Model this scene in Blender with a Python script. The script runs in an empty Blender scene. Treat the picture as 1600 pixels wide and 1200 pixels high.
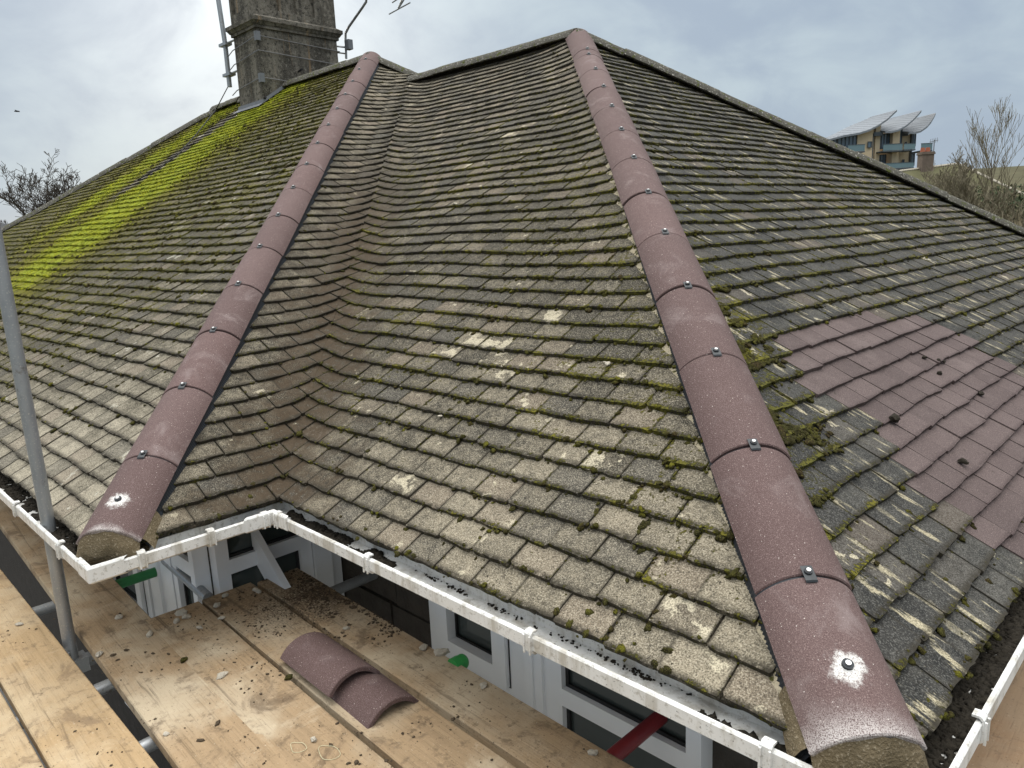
import bpy, bmesh, math, random
import numpy as np
from mathutils import Vector, Matrix, noise as mnoise
random.seed(7); RNG = np.random.default_rng(7)
R = math.radians
sc = bpy.context.scene
COL = sc.collection

# ------------------------------------------------------------ camera
CAM = Vector((2.6968, -1.3225, 1.0318))
YAW, PITCH, ROLL, FPX = .7892, .2008, -.0440, 1163.36
def cam_axes():
    cy, sy = math.cos(YAW), math.sin(YAW)
    f = Vector((-sy*math.cos(PITCH), cy*math.cos(PITCH), -math.sin(PITCH)))
    r = Vector((cy, sy, 0)); u = r.cross(f)
    return f, math.cos(ROLL)*r+math.sin(ROLL)*u, -math.sin(ROLL)*r+math.cos(ROLL)*u
FW, RT, UP = cam_axes()
cd = bpy.data.cameras.new('camera'); cam = bpy.data.objects.new('camera', cd); COL.objects.link(cam)
cd.sensor_fit = 'HORIZONTAL'; cd.sensor_width = 36; cd.lens = 36*FPX/1600
cd.clip_start = .05; cd.clip_end = 4000
m = Matrix.Identity(4)
for i in range(3):
    m[i][0] = RT[i]; m[i][1] = UP[i]; m[i][2] = -FW[i]; m[i][3] = CAM[i]
cam.matrix_world = m
sc.camera = cam

# ------------------------------------------------------------ sky, sun, exposure
SUN = Vector((-.858, .457, .30)).normalized()
sun_el = math.asin(SUN.z); sun_az = math.atan2(SUN.x, SUN.y)
sc.view_settings.view_transform = 'Standard'; sc.view_settings.look = 'None'
sc.view_settings.exposure = 0.0; sc.view_settings.gamma = 1
w = bpy.data.worlds.new('World'); sc.world = w; w.use_nodes = True

class NT:
    """small helper to wire shader nodes"""
    def __init__(s, tree): s.t = tree; s.t.nodes.clear()
    def n(s, typ, **kw):
        d = s.t.nodes.new(typ)
        for k, v in kw.items(): setattr(d, k, v)
        return d
    def l(s, a, b): s.t.links.new(a, b)
    def setin(s, sock, v):
        if hasattr(v, 'is_linked') or isinstance(v, bpy.types.NodeSocket): s.l(v, sock)
        else: sock.default_value = v
    def math(s, op, a, b=None, c=None, clamp=False):
        d = s.n('ShaderNodeMath', operation=op); d.use_clamp = clamp
        s.setin(d.inputs[0], a)
        if b is not None: s.setin(d.inputs[1], b)
        if c is not None: s.setin(d.inputs[2], c)
        return d.outputs[0]
    def vmath(s, op, a, b=None, out=0):
        d = s.n('ShaderNodeVectorMath', operation=op); s.setin(d.inputs[0], a)
        if b is not None: s.setin(d.inputs[1], b)
        return d.outputs[out]
    def mix(s, f, a, b, blend='MIX'):
        d = s.n('ShaderNodeMix', data_type='RGBA', blend_type=blend)
        s.setin(d.inputs[0], f)
        for sock, v in ((d.inputs[6], a), (d.inputs[7], b)):
            if isinstance(v, (tuple, list)): v = tuple(v)+(1,) if len(v) == 3 else tuple(v)
            s.setin(sock, v)
        return d.outputs[2]
    def noise(s, vec, scale, detail=4, rough=.55, dist=0, out='Fac'):
        d = s.n('ShaderNodeTexNoise'); d.noise_dimensions = '3D'
        s.l(vec, d.inputs['Vector']); d.inputs['Scale'].default_value = scale
        d.inputs['Detail'].default_value = detail; d.inputs['Roughness'].default_value = rough
        d.inputs['Distortion'].default_value = dist
        return d.outputs[out]
    def voro(s, vec, scale, feature='F1', out='Distance', rnd=1):
        d = s.n('ShaderNodeTexVoronoi', feature=feature)
        s.l(vec, d.inputs['Vector']); d.inputs['Scale'].default_value = scale
        d.inputs['Randomness'].default_value = rnd
        return d.outputs[out]
    def ss(s, v, a, b):
        d = s.n('ShaderNodeMapRange', interpolation_type='SMOOTHSTEP')
        s.setin(d.inputs[0], v); s.setin(d.inputs[1], a); s.setin(d.inputs[2], b)
        d.inputs[3].default_value = 0; d.inputs[4].default_value = 1
        return d.outputs[0]
    def scale(s, vec, xyz):
        return s.vmath('MULTIPLY', vec, tuple(xyz))
    def bump(s, h, dist, strength=1, nrm=None):
        d = s.n('ShaderNodeBump'); s.l(h, d.inputs['Height']); d.inputs['Distance'].default_value = dist
        d.inputs['Strength'].default_value = strength
        if nrm is not None: s.l(nrm, d.inputs['Normal'])
        return d.outputs[0]

q = NT(w.node_tree)
geo = q.n('ShaderNodeTexCoord').outputs['Generated']
dirv = q.vmath('NORMALIZE', geo)
sep = q.n('ShaderNodeSeparateXYZ'); q.l(dirv, sep.inputs[0])
zz = q.math('MAXIMUM', sep.outputs[2], 0.0)
den = q.math('ADD', zz, .42)
cmb = q.n('ShaderNodeCombineXYZ')
q.l(q.math('DIVIDE', sep.outputs[0], den), cmb.inputs[0]); q.l(q.math('DIVIDE', sep.outputs[1], den), cmb.inputs[1]); cmb.inputs[2].default_value = .37
pl = cmb.outputs[0]
n1 = q.noise(pl, .95, 6, .5, .3); n2 = q.noise(q.scale(dirv, (1, 1, 1.6)), 5.5, 6, .55, .5)
cl = q.math('ADD', q.math('MULTIPLY', n1, .5), q.math('MULTIPLY', n2, .5))
sdot = q.vmath('DOT_PRODUCT', dirv, tuple(SUN), out='Value')
sd = q.math('MAXIMUM', sdot, 0)
g1 = q.math('POWER', sd, 9); g2 = q.math('POWER', sd, 55)
lit = q.ss(cl, .44, .62)
grey = q.mix(q.math('MULTIPLY', g1, .22), (4.25, 5.15, 6.3), (5.4, 6.3, 7.2))
white = (5.75, 6.8, 7.5)
c = q.mix(lit, grey, white)
c = q.mix(q.ss(zz, .40, .75), c, (8.0, 8.05, 7.9))      # the cloud overhead is neutral and bright
up = q.math('ADD', .92, q.math('MULTIPLY', q.math('POWER', zz, 4.0), 6.0))       # an overcast dome is brightest overhead
c = q.mix(1, c, up, 'MULTIPLY')
glow = q.math('ADD', q.math('MULTIPLY', g1, .10), q.math('MULTIPLY', q.math('MULTIPLY', g2, q.ss(cl, .36, .58)), 4.0))
c = q.mix(1, c, q.mix(1, (1.0, .98, .93), glow, 'MULTIPLY'), 'ADD')
sky = q.n('ShaderNodeTexSky', sky_type='NISHITA'); sky.sun_disc = False
sky.sun_elevation = sun_el; sky.sun_rotation = sun_az
c = q.mix(.95, sky.outputs[0], c)
bg = q.n('ShaderNodeBackground'); q.l(c, bg.inputs[0]); bg.inputs[1].default_value = .1
q.l(bg.outputs[0], q.n('ShaderNodeOutputWorld').inputs[0])

sl = bpy.data.lights.new('sun', 'SUN'); sl.energy = 1.3; sl.angle = R(14); sl.color = (1, .90, .76)
so = bpy.data.objects.new('sun', sl); COL.objects.link(so)
so.rotation_euler = SUN.to_track_quat('Z', 'Y').to_euler(); so.location = SUN*60

# ------------------------------------------------------------ dimensions (metres, fitted to the photograph)
A, B, S1, S2, T, LEN = 2.3371, .6599, 4.5153, 4.0318, .6565, 12.79
K1, K2, OC, OV = .4165, .4239, .10, .58
CP = 1/math.sqrt(1+T*T); SP = T*CP
GROUND = -2.75; ZB = -.50
cs = Vector(CAM)
def ray(u, v): return FW+RT*((u-800)/FPX)-UP*((v-600)/FPX)
def at_z(u, v, z): d = ray(u, v); return CAM+d*((z-CAM.z)/d.z)
def at_plane(u, v, n, d0): d = ray(u, v); n = Vector(n); return CAM+d*((d0-n.dot(CAM))/n.dot(d))
def at_d(u, v, d): return CAM+ray(u, v)*d

# ------------------------------------------------------------ object helpers
def tag(o, label=None, cat=None, group=None, kind=None):
    if label: o['label'] = label
    if cat: o['category'] = cat
    if group: o['group'] = group
    if kind: o['kind'] = kind
    return o
def empty(name, loc=(0, 0, 0), label=None, cat=None, group=None):
    o = bpy.data.objects.new(name, None); COL.objects.link(o); o.location = loc; o.empty_display_size = .1
    return tag(o, label, cat, group)

class MB:
    """collects faces of one mesh"""
    def __init__(s): s.v = []; s.f = []; s.mi = []; s.uv = []; s.col = []
    def add(s, vs, fs, mi=0, uvs=None, col=None):
        b = len(s.v); s.v += [tuple(p) for p in vs]
        for i, f in enumerate(fs):
            s.f.append([b+k for k in f]); s.mi.append(mi)
            s.uv.append([uvs[k] for k in f] if uvs is not None else [(0, 0)]*len(f))
            s.col.append(col if col is not None else (.5, .5, 0, 0))
    def box(s, c, size, rot=None, mi=0, taper=1.0, jit=0):
        x, y, z = [k/2 for k in size]; vs = []
        for dz in (-1, 1):
            k = taper if dz > 0 else 1
            for dx, dy in ((-1, -1), (1, -1), (1, 1), (-1, 1)):
                p = Vector((dx*x*k, dy*y*k, dz*z))
                if jit: p += Vector([random.uniform(-jit, jit) for _ in range(3)])
                if rot is not None: p = rot @ p
                vs.append(p+Vector(c))
        s.add(vs, [(3, 2, 1, 0), (4, 5, 6, 7), (0, 1, 5, 4), (1, 2, 6, 5), (2, 3, 7, 6), (3, 0, 4, 7)], mi)
    def bx(s, x0, x1, y0, y1, z0, z1, mi=0):
        s.box(((x0+x1)/2, (y0+y1)/2, (z0+z1)/2), (abs(x1-x0), abs(y1-y0), abs(z1-z0)), None, mi)
    def tube(s, pts, rad, n=8, mi=0, cap=True):
        pts = [Vector(p) for p in pts]; rads = rad if isinstance(rad, (list, tuple)) else [rad]*len(pts)
        vs = []; prev = None
        for i, p in enumerate(pts):
            d = (pts[min(i+1, len(pts)-1)]-pts[max(i-1, 0)]).normalized()
            if prev is None:
                a = Vector((0, 0, 1)) if abs(d.z) < .9 else Vector((1, 0, 0)); e = d.cross(a).normalized()
            else: e = (prev-d*prev.dot(d)).normalized()
            prev = e; g = d.cross(e)
            for k in range(n):
                t = 2*math.pi*k/n; vs.append(p+(e*math.cos(t)+g*math.sin(t))*rads[i])
        fs = [(i*n+k, i*n+(k+1) % n, (i+1)*n+(k+1) % n, (i+1)*n+k) for i in range(len(pts)-1) for k in range(n)]
        if cap: fs += [tuple(range(n))[::-1], tuple((len(pts)-1)*n+k for k in range(n))]
        s.add(vs, fs, mi)
    def grid(s, rows, mi=0, closed=False, uvrows=None):
        n = len(rows[0]); vs = [p for r in rows for p in r]
        fs = []
        for i in range(len(rows)-1):
            for k in range(n if closed else n-1):
                fs.append((i*n+k, i*n+(k+1) % n, (i+1)*n+(k+1) % n, (i+1)*n+k))
        s.add(vs, fs, mi, uvs=[t for r in uvrows for t in r] if uvrows else None)
    def build(s, name, mats, parent=None, smooth=None, attr=False, fix=True):
        me = bpy.data.meshes.new(name); me.from_pydata(s.v, [], s.f)
        mats = mats if isinstance(mats, (list, tuple)) else [mats]
        for m_ in mats: me.materials.append(m_)
        me.polygons.foreach_set('material_index', s.mi)
        if attr:
            uv = me.uv_layers.new(name='tile'); uv.data.foreach_set('uv', [c_ for f in s.uv for p in f for c_ in p])
            ca = me.attributes.new('tint', 'FLOAT_COLOR', 'CORNER')
            ca.data.foreach_set('color', [c_ for f, cc in zip(s.f, s.col) for _ in f for c_ in cc])
        if fix:
            bm = bmesh.new(); bm.from_mesh(me); bmesh.ops.recalc_face_normals(bm, faces=bm.faces); bm.to_mesh(me); bm.free()
        if smooth is not None:
            me.polygons.foreach_set('use_smooth', [True]*len(me.polygons)); me.set_sharp_from_angle(angle=R(smooth))
        me.update()
        o = bpy.data.objects.new(name, me); COL.objects.link(o)
        if parent is not None:
            o.parent = parent; o.matrix_parent_inverse = Matrix.Translation(-Vector(parent.location)) if parent.type == 'EMPTY' else Matrix.Identity(4)
        return o

# ------------------------------------------------------------ materials
def material(name, fn, rough=.85, spec=.3, metal=0):
    m_ = bpy.data.materials.new(name); m_.use_nodes = True
    q = NT(m_.node_tree); b = q.n('ShaderNodeBsdfPrincipled'); o = q.n('ShaderNodeOutputMaterial'); q.l(b.outputs[0], o.inputs[0])
    b.inputs['Roughness'].default_value = rough; b.inputs['Specular IOR Level'].default_value = spec; b.inputs['Metallic'].default_value = metal
    pos = q.n('ShaderNodeNewGeometry').outputs['Position']
    r = fn(q, pos, b)
    if isinstance(r, tuple) and len(r) == 2 and isinstance(r[0], bpy.types.NodeSocket): c, nm = r
    else: c, nm = r, None
    if c is not None: q.setin(b.inputs['Base Color'], tuple(c)+(1,) if isinstance(c, tuple) else c)
    if nm is not None: q.l(nm, b.inputs['Normal'])
    return m_
def plain(name, col, rough=.6, spec=.4, metal=0, var=.25, scale=20, bump=0):
    def fn(q, pos, b):
        n = q.noise(pos, scale, 5, .6)
        c = q.mix(n, tuple(k*(1-var) for k in col), tuple(k*(1+var) for k in col))
        return (c, q.bump(q.noise(pos, scale*6, 4), bump)) if bump else c
    return material(name, fn, rough, spec, metal)

def tile_material(name, dark, light, cream, streak=None, moss_amt=1.0, grit=(.60, .54, .42), valley=False):
    def fn(q, pos, b):
        at = q.n('ShaderNodeAttribute', attribute_name='tint'); sp = q.n('ShaderNodeSeparateColor'); q.l(at.outputs['Color'], sp.inputs[0])
        rnd, lig, mos, hue = sp.outputs[0], sp.outputs[1], sp.outputs[2], at.outputs['Alpha']
        uv = q.n('ShaderNodeUVMap', uv_map='tile'); su = q.n('ShaderNodeSeparateXYZ'); q.l(uv.outputs[0], su.inputs[0])
        n1 = q.noise(pos, 7, 5, .6); n2 = q.noise(pos, 38, 5, .65); n3 = q.noise(pos, 240, 3, .7); n4 = q.noise(pos, 105, 3, .65)
        flag = q.ss(lig, 1.4, 1.6)                         # tiles with a large lichen crust
        k = q.math('ADD', q.math('SUBTRACT', lig, q.math('MULTIPLY', flag, 1.55)), q.math('MULTIPLY', q.math('SUBTRACT', n2, .5), 1.7))
        k = q.math('ADD', k, q.math('MULTIPLY', q.math('SUBTRACT', n1, .5), 1.15))
        k = q.math('ADD', k, q.math('MULTIPLY', q.math('SUBTRACT', rnd, .5), .50), clamp=True)
        c = q.mix(k, dark, light)
        # a few tiles are browner, a few bluer
        c = q.mix(q.math('MULTIPLY', q.ss(rnd, .80, .97), .45), c, (.13, .095, .07))
        c = q.mix(q.math('MULTIPLY', q.ss(rnd, .20, .02), .45), c, (.078, .073, .066))
        # gritty face: sand grains and pits
        c = q.mix(q.math('MULTIPLY', q.ss(n3, .52, .62), .75), c, q.mix(.5, c, grit))
        c = q.mix(q.math('MULTIPLY', q.ss(n3, .49, .37), .85), c, q.mix(.8, c, (.022, .020, .016)))
        # soot and soil spots
        c = q.mix(q.math('MULTIPLY', q.ss(n4, .60, .68), q.ss(n1, .36, .56)), c, (.04, .034, .027))
        # lichen: pale crusts
        lv = q.noise(pos, 11, 6, .62, .25); crust = q.math('MAXIMUM', q.ss(q.math('ADD', lv, q.math('MULTIPLY', rnd, .09)), .705, .745), q.math('MULTIPLY', flag, q.ss(lv, .50, .55)))
        c = q.mix(q.math('MULTIPLY', crust, .85), c, q.mix(q.ss(n3, .40, .56), tuple(z*.45 for z in cream), q.mix(n2, cream, tuple(min(1, z*1.2) for z in cream))))
        if streak:   # worn streaks running down the slope
            sv = q.scale(pos, streak); s1_ = q.noise(sv, 1, 5, .62, .2)
            c = q.mix(q.math('MULTIPLY', q.ss(s1_, .575, .625), q.ss(q.noise(pos, 4.5, 4, .6), .36, .54)), c, q.mix(q.ss(n3, .38, .62), (.16, .14, .09), (.47, .41, .285)))
        if valley:   # brown wash of soil caught along the valley
            sx_ = q.n('ShaderNodeSeparateXYZ'); q.l(pos, sx_.inputs[0])
            dv = q.math('ABSOLUTE', q.math('ADD', sx_.outputs[0], sx_.outputs[1])); dv = q.math('ADD', dv, q.math('MULTIPLY', q.math('SUBTRACT', n1, .5), 1.1))
            vm = q.math('MULTIPLY', q.ss(dv, .58, .02), q.math('MULTIPLY', q.ss(sx_.outputs[1], 2.9, 1.3), q.ss(n2, .26, .52)))
            c = q.mix(q.math('MULTIPLY', vm, .96), c, q.mix(n4, (.030, .021, .013), (.085, .060, .037)))
        # dirt and moss on lower edge and side joints, with course shadow painted in
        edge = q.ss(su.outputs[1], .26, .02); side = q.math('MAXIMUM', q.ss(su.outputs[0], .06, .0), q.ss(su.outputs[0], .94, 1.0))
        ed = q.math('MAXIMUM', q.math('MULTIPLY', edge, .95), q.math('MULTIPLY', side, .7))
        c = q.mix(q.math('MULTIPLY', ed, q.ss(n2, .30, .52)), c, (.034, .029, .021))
        mm = q.math('ADD', q.math('MULTIPLY', mos, 1.15*moss_amt), q.math('MULTIPLY', q.math('SUBTRACT', n2, .5), .9))
        mm = q.math('ADD', mm, q.math('MULTIPLY', q.math('SUBTRACT', n1, .5), .8))
        mm = q.math('ADD', mm, q.math('MULTIPLY', ed, .24))
        mm = q.math('ADD', mm, q.math('MULTIPLY', q.math('SUBTRACT', n4, .5), .9))
        mk = q.ss(mm, .40, .60)
        mc = q.mix(hue, (.055, .055, .018), (.27, .31, .014))
        mc = q.mix(q.math('MULTIPLY', q.math('MULTIPLY', hue, q.math('SUBTRACT', 1.0, hue)), 2.2, clamp=True), mc, (.15, .11, .016))
        mc = q.mix(q.math('MULTIPLY', q.ss(n1, .5, .62), .5), mc, q.mix(hue, (.11, .09, .02), (.33, .30, .012)))
        mc = q.mix(q.ss(n4, .36, .58), q.mix(.72, mc, (.03, .032, .008)), mc)
        c = q.mix(mk, c, mc)
        h = q.math('ADD', q.math('MULTIPLY', n3, .35), q.math('ADD', q.math('MULTIPLY', n4, .4), q.math('MULTIPLY', mk, q.math('ADD', .5, q.math('MULTIPLY', n4, 2.2)))))
        h = q.math('ADD', h, q.math('MULTIPLY', crust, .25))
        return c, q.bump(h, .0045, .9)
    return material(name, fn, .93, .2)

M = {}
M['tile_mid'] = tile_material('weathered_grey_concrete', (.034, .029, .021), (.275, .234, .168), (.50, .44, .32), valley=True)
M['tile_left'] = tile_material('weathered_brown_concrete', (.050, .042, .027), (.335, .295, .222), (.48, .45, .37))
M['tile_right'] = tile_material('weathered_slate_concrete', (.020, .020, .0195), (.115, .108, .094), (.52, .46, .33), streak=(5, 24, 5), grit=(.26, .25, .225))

def hip_fn(stain=None, end=None, ax=None):
    def fn(q, pos, b):
        oi = q.n('ShaderNodeObjectInfo').outputs['Random']
        n1 = q.noise(pos, 9, 4, .6); n3 = q.noise(pos, 420, 2, .6); n4 = q.noise(pos, 150, 3, .6)
        c = q.mix(n1, (.098, .059, .054), (.142, .090, .083))
        c = q.mix(q.math('MULTIPLY', q.math('SUBTRACT', oi, .2), .75, clamp=True), c, q.mix(q.ss(oi, .5, .8), (.150, .108, .102), (.088, .057, .053)))
        c = q.mix(q.math('MULTIPLY', q.ss(n3, .54, .70), .6), c, (.34, .25, .235))
        c = q.mix(q.math('MULTIPLY', q.ss(n3, .46, .34), .7), c, (.06, .03, .03))
        sp = q.ss(q.voro(pos, 85), .13, .08); c = q.mix(q.math('MULTIPLY', sp, q.ss(n4, .42, .62)), c, (.62, .55, .50))
        dust = q.math('MULTIPLY', q.ss(q.noise(pos, 5.5, 6, .7, .5), .53, .74), .55)
        c = q.mix(q.math('MULTIPLY', dust, .7), c, (.30, .245, .235))
        if stain is not None:
            d = q.vmath('DISTANCE', pos, tuple(stain), out='Value')
            f = q.math('ADD', d, q.math('MULTIPLY', q.math('SUBTRACT', q.noise(pos, 60, 5, .7), .5), .085))
            c = q.mix(q.math('MULTIPLY', q.ss(f, .048, .012), q.ss(n3, .30, .52)), c, (.80, .78, .74))
        if end is not None:      # lime bloom creeping up from the cut end
            t = q.vmath('DOT_PRODUCT', q.vmath('SUBTRACT', pos, tuple(end)), tuple(ax), out='Value')
            t = q.math('ADD', t, q.math('MULTIPLY', q.math('SUBTRACT', n1, .5), .10))
            c = q.mix(q.math('MULTIPLY', q.math('MULTIPLY', q.ss(t, .085 if end[0] > 1 else .03, -.02), .72), q.ss(n3, .34, .56)), c, (.66, .62, .59))
        h = q.math('ADD', q.math('MULTIPLY', n3, .5), q.math('MULTIPLY', n4, .5))
        return c, q.bump(h, .0018, .8)
    return fn
M['hip'] = material('purple_brown_concrete', hip_fn(), .82, .3)
def newtile_fn(q, pos, b):
    at = q.n('ShaderNodeAttribute', attribute_name='tint'); sp = q.n('ShaderNodeSeparateColor'); q.l(at.outputs['Color'], sp.inputs[0])
    n1 = q.noise(pos, 11, 4, .6); n3 = q.noise(pos, 380, 2, .6)
    c = q.mix(q.math('ADD', q.math('MULTIPLY', n1, .5), q.math('MULTIPLY', sp.outputs[0], .6)), (.060, .043, .040), (.118, .087, .081))
    uv = q.n('ShaderNodeUVMap', uv_map='tile'); su = q.n('ShaderNodeSeparateXYZ'); q.l(uv.outputs[0], su.inputs[0])
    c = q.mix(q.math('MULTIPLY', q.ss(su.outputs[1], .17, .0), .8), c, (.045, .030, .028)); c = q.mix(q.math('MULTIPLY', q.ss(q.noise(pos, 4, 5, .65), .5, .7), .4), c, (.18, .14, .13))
    c = q.mix(q.math('MULTIPLY', q.ss(n3, .54, .70), .6), c, (.32, .24, .225))
    c = q.mix(q.math('MULTIPLY', q.ss(n3, .46, .34), .7), c, (.05, .028, .028))
    n2 = q.noise(pos, 46, 4, .6); c = q.mix(q.math('MULTIPLY', q.ss(n2, .64, .72), .8), c, (.05, .04, .03))
    return c, q.bump(n3, .0015, .8)
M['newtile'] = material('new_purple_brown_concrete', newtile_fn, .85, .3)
def oldridge_fn(q, pos, b):
    n1 = q.noise(pos, 14, 5, .65); n2 = q.noise(pos, 60, 4, .6); n3 = q.noise(pos, 240, 3, .6)
    c = q.mix(n1, (.045, .042, .035), (.15, .14, .115))
    c = q.mix(q.ss(n2, .58, .65), c, (.42, .40, .35)); c = q.mix(q.ss(q.noise(pos, 23, 4), .56, .64), c, (.075, .085, .02))
    c = q.mix(q.ss(n3, .42, .3), c, (.03, .03, .025))
    return c, q.bump(q.math('ADD', n2, n3), .006)
M['oldridge'] = material('lichened_ridge_concrete', oldridge_fn, .95, .2)
M['deck'] = plain('roof_felt', (.02, .019, .017), .95, .1)
M['roll'] = plain('black_rubber_roll', (.018, .021, .026), .55, .4)
M['clip'] = plain('black_metal_clip', (.03, .033, .036), .4, .5, .3)
M['steel'] = plain('zinc_screw', (.55, .55, .55), .35, .5, .9)
def mortar_fn(q, pos, b):
    n1 = q.noise(pos, 20, 5, .6); n2 = q.noise(pos, 160, 3)
    c = q.mix(n1, (.085, .062, .030), (.19, .145, .085)); c = q.mix(q.ss(n2, .56, .66), c, (.26, .21, .14))
    return c, q.bump(q.math('ADD', n1, q.math('MULTIPLY', n2, .4)), .01)
M['mortar'] = material('damp_brown_mortar', mortar_fn, .7, .35)
def bedding_fn(q, pos, b):
    n1 = q.noise(pos, 22, 5, .65); n2 = q.noise(pos, 150, 3)
    c = q.mix(n1, (.30, .25, .16), (.52, .45, .33)); c = q.mix(q.ss(q.noise(pos, 34, 4), .52, .60), c, (.07, .066, .022))
    c = q.mix(q.ss(n2, .42, .3), c, (.08, .07, .05))
    return c, q.bump(q.math('ADD', n1, n2), .006)
M['bedding'] = material('old_cream_mortar', bedding_fn, .95, .15)
def moss_fn(q, pos, b):
    n1 = q.noise(pos, 6, 4, .6); n2 = q.noise(pos, 90, 4, .65); n3 = q.noise(pos, 500, 2)
    c = q.mix(q.ss(n1, .35, .65), (.040, .037, .016), (.095, .088, .020)); c = q.mix(q.ss(q.noise(pos, 11, 4), .52, .68), c, (.17, .16, .018)); c = q.mix(q.ss(q.noise(pos, 15, 4), .50, .36), c, (.055, .038, .020))
    c = q.mix(q.ss(n2, .52, .38), c, (.035, .028, .014)); c = q.mix(q.ss(n3, .55, .7), c, (.22, .20, .05))
    return c, q.bump(q.math('ADD', n2, n3), .008)
M['moss'] = material('olive_moss', moss_fn, .95, .1)
def bmoss_fn(q, pos, b):
    n1 = q.noise(pos, 5, 4, .6); n2 = q.noise(pos, 60, 4, .65)
    c = q.mix(q.ss(n1, .35, .65), (.14, .155, .018), (.30, .305, .018)); c = q.mix(q.ss(n2, .52, .36), c, (.08, .085, .015))
    return c, q.bump(n2, .008)
M['brightmoss'] = material('yellow_green_moss', bmoss_fn, .95, .1)
def pvc_fn(q, pos, b):
    n1 = q.noise(pos, 8, 5, .65); n2 = q.noise(pos, 55, 5, .7)
    c = q.mix(n1, (.62, .61, .58), (.80, .79, .77))
    st = q.noise(q.scale(pos, (14, 14, 3)), 1, 5, .65, .4); c = q.mix(q.math('MULTIPLY', q.ss(st, .46, .68), .65), c, (.34, .30, .23))
    c = q.mix(q.math('MULTIPLY', q.ss(n2, .52, .66), .6), c, (.30, .27, .22))
    c = q.mix(q.ss(q.noise(pos, 130, 4, .7), .63, .70), c, (.05, .045, .04))
    return c
M['pvc'] = material('white_pvc', pvc_fn, .38, .5)
M['upvc'] = plain('white_window_frame', (.74, .75, .77), .35, .5, 0, .06, 9)
def glass_fn(q, pos, b):
    return q.mix(q.noise(pos, 3, 3), (.020, .026, .026), (.055, .068, .064))
M['glass'] = material('dark_window_glass', glass_fn, .05, .6)
M['glassblue'] = plain('blue_grey_glass', (.10, .15, .20), .12, .6, 0, .25, .6)
M['black'] = plain('black_gasket', (.012, .012, .013), .5, .4)
def silt_fn(q, pos, b):
    n = q.noise(pos, 60, 5, .7); c = q.mix(n, (.010, .009, .008), (.055, .046, .034))
    return c, q.bump(n, .01)
M['silt'] = material('black_silt', silt_fn, .95, .15)
M['soil'] = plain('dark_brown_soil', (.085, .063, .043), .95, .1, 0, .6, 40, .004)
def wall_fn(q, pos, b):
    n = q.noise(pos, 12, 5, .6); c = q.mix(n, (.035, .030, .026), (.085, .075, .065)); return c, q.bump(q.noise(pos, 50, 4), .01)
M['wall'] = material('stone_block', wall_fn, .95, .2)
M['joint'] = plain('wall_pointing', (.16, .15, .13), .95, .2)
def wood_fn(base=(.36, .24, .13), pale=(.56, .46, .33), dirt=(.10, .07, .045), amt=1.0, smear=None):
    def fn(q, pos, b):
        tc = q.n('ShaderNodeTexCoord').outputs['Object']; oi = q.n('ShaderNodeObjectInfo').outputs['Random']
        off = q.n('ShaderNodeCombineXYZ'); q.l(q.math('MULTIPLY', oi, 13.0), off.inputs[0]); q.l(q.math('MULTIPLY', oi, 7.0), off.inputs[1])
        p = q.vmath('ADD', tc, off.outputs[0])
        g = q.noise(q.scale(p, (1.6, 34, 34)), 1, 6, .62, .8); g2 = q.noise(q.scale(p, (5, 160, 160)), 1, 4, .6, .3)
        n1 = q.noise(p, 2.3, 5, .6, .4); n2 = q.noise(p, 17, 5, .68); n3 = q.noise(p, 110, 4, .7)
        c = q.mix(q.ss(g, .3, .7), base, tuple(k*1.25 for k in base))
        c = q.mix(q.ss(n1, .42, .66), c, pale)
        c = q.mix(q.math('MULTIPLY', q.ss(g2, .46, .30), .32), c, dirt)
        c = q.mix(q.math('MULTIPLY', q.ss(g, .40, .30), .5), c, tuple(k*.8 for k in dirt))
        c = q.mix(q.math('MULTIPLY', q.ss(n2, .54, .68), .5*amt), c, dirt)
        n5 = q.noise(p, 4.2, 6, .7, .7); c = q.mix(q.math('MULTIPLY', q.ss(n5, .55, .68), .60*amt), c, tuple(k*1.25 for k in dirt)); c = q.mix(q.math('MULTIPLY', q.ss(n5, .44, .32), .5), c, tuple(min(1, k*1.12) for k in pale))
        c = q.mix(q.math('MULTIPLY', q.ss(n3, .60, .70), .8*amt), c, (.045, .034, .024))
        c = q.mix(q.math('MULTIPLY', q.ss(n3, .38, .28), .6), c, (.60, .53, .42))
        if smear:    # soil trodden in round one spot
            ds = q.vmath('DISTANCE', q.scale(pos, (1, 1, 0)), (smear[0], smear[1], 0), out='Value'); ds = q.math('ADD', ds, q.math('MULTIPLY', q.math('SUBTRACT', n2, .5), .9))
            c = q.mix(q.math('MULTIPLY', q.ss(ds, smear[2], .0), q.ss(n3, .40, .56)), c, (.075, .053, .036))
        h = q.math('ADD', q.math('MULTIPLY', g2, .6), q.math('ADD', q.math('MULTIPLY', g, .6), q.math('MULTIPLY', n3, .6)))
        return c, q.bump(h, .0028, .9)
    return fn
M['wood_warm'] = material('ochre_scaffold_timber', wood_fn((.345, .240, .132), (.455, .350, .225), (.135, .092, .058), 1.0), .85, .2)
M['wood_pale'] = material('pale_scaffold_timber', wood_fn((.285, .200, .118), (.45, .365, .255), (.090, .062, .040), 1.15, (-.12, .14, .42)), .88, .2)
M['wood_brown'] = material('brown_scaffold_timber', wood_fn((.30, .19, .11), (.36, .26, .17), (.12, .085, .06), .7), .85, .2)
def galv_fn(q, pos, b):
    n = q.noise(q.scale(pos, (1, 1, .35)), 22, 5, .6); n2 = q.noise(pos, 160, 3)
    c = q.mix(n, (.22, .235, .25), (.42, .43, .44)); c = q.mix(q.ss(n2, .6, .7), c, (.5, .49, .46)); c = q.mix(q.ss(q.noise(pos, 9, 5, .7), .58, .7), c, (.16, .14, .12))
    return c
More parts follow.
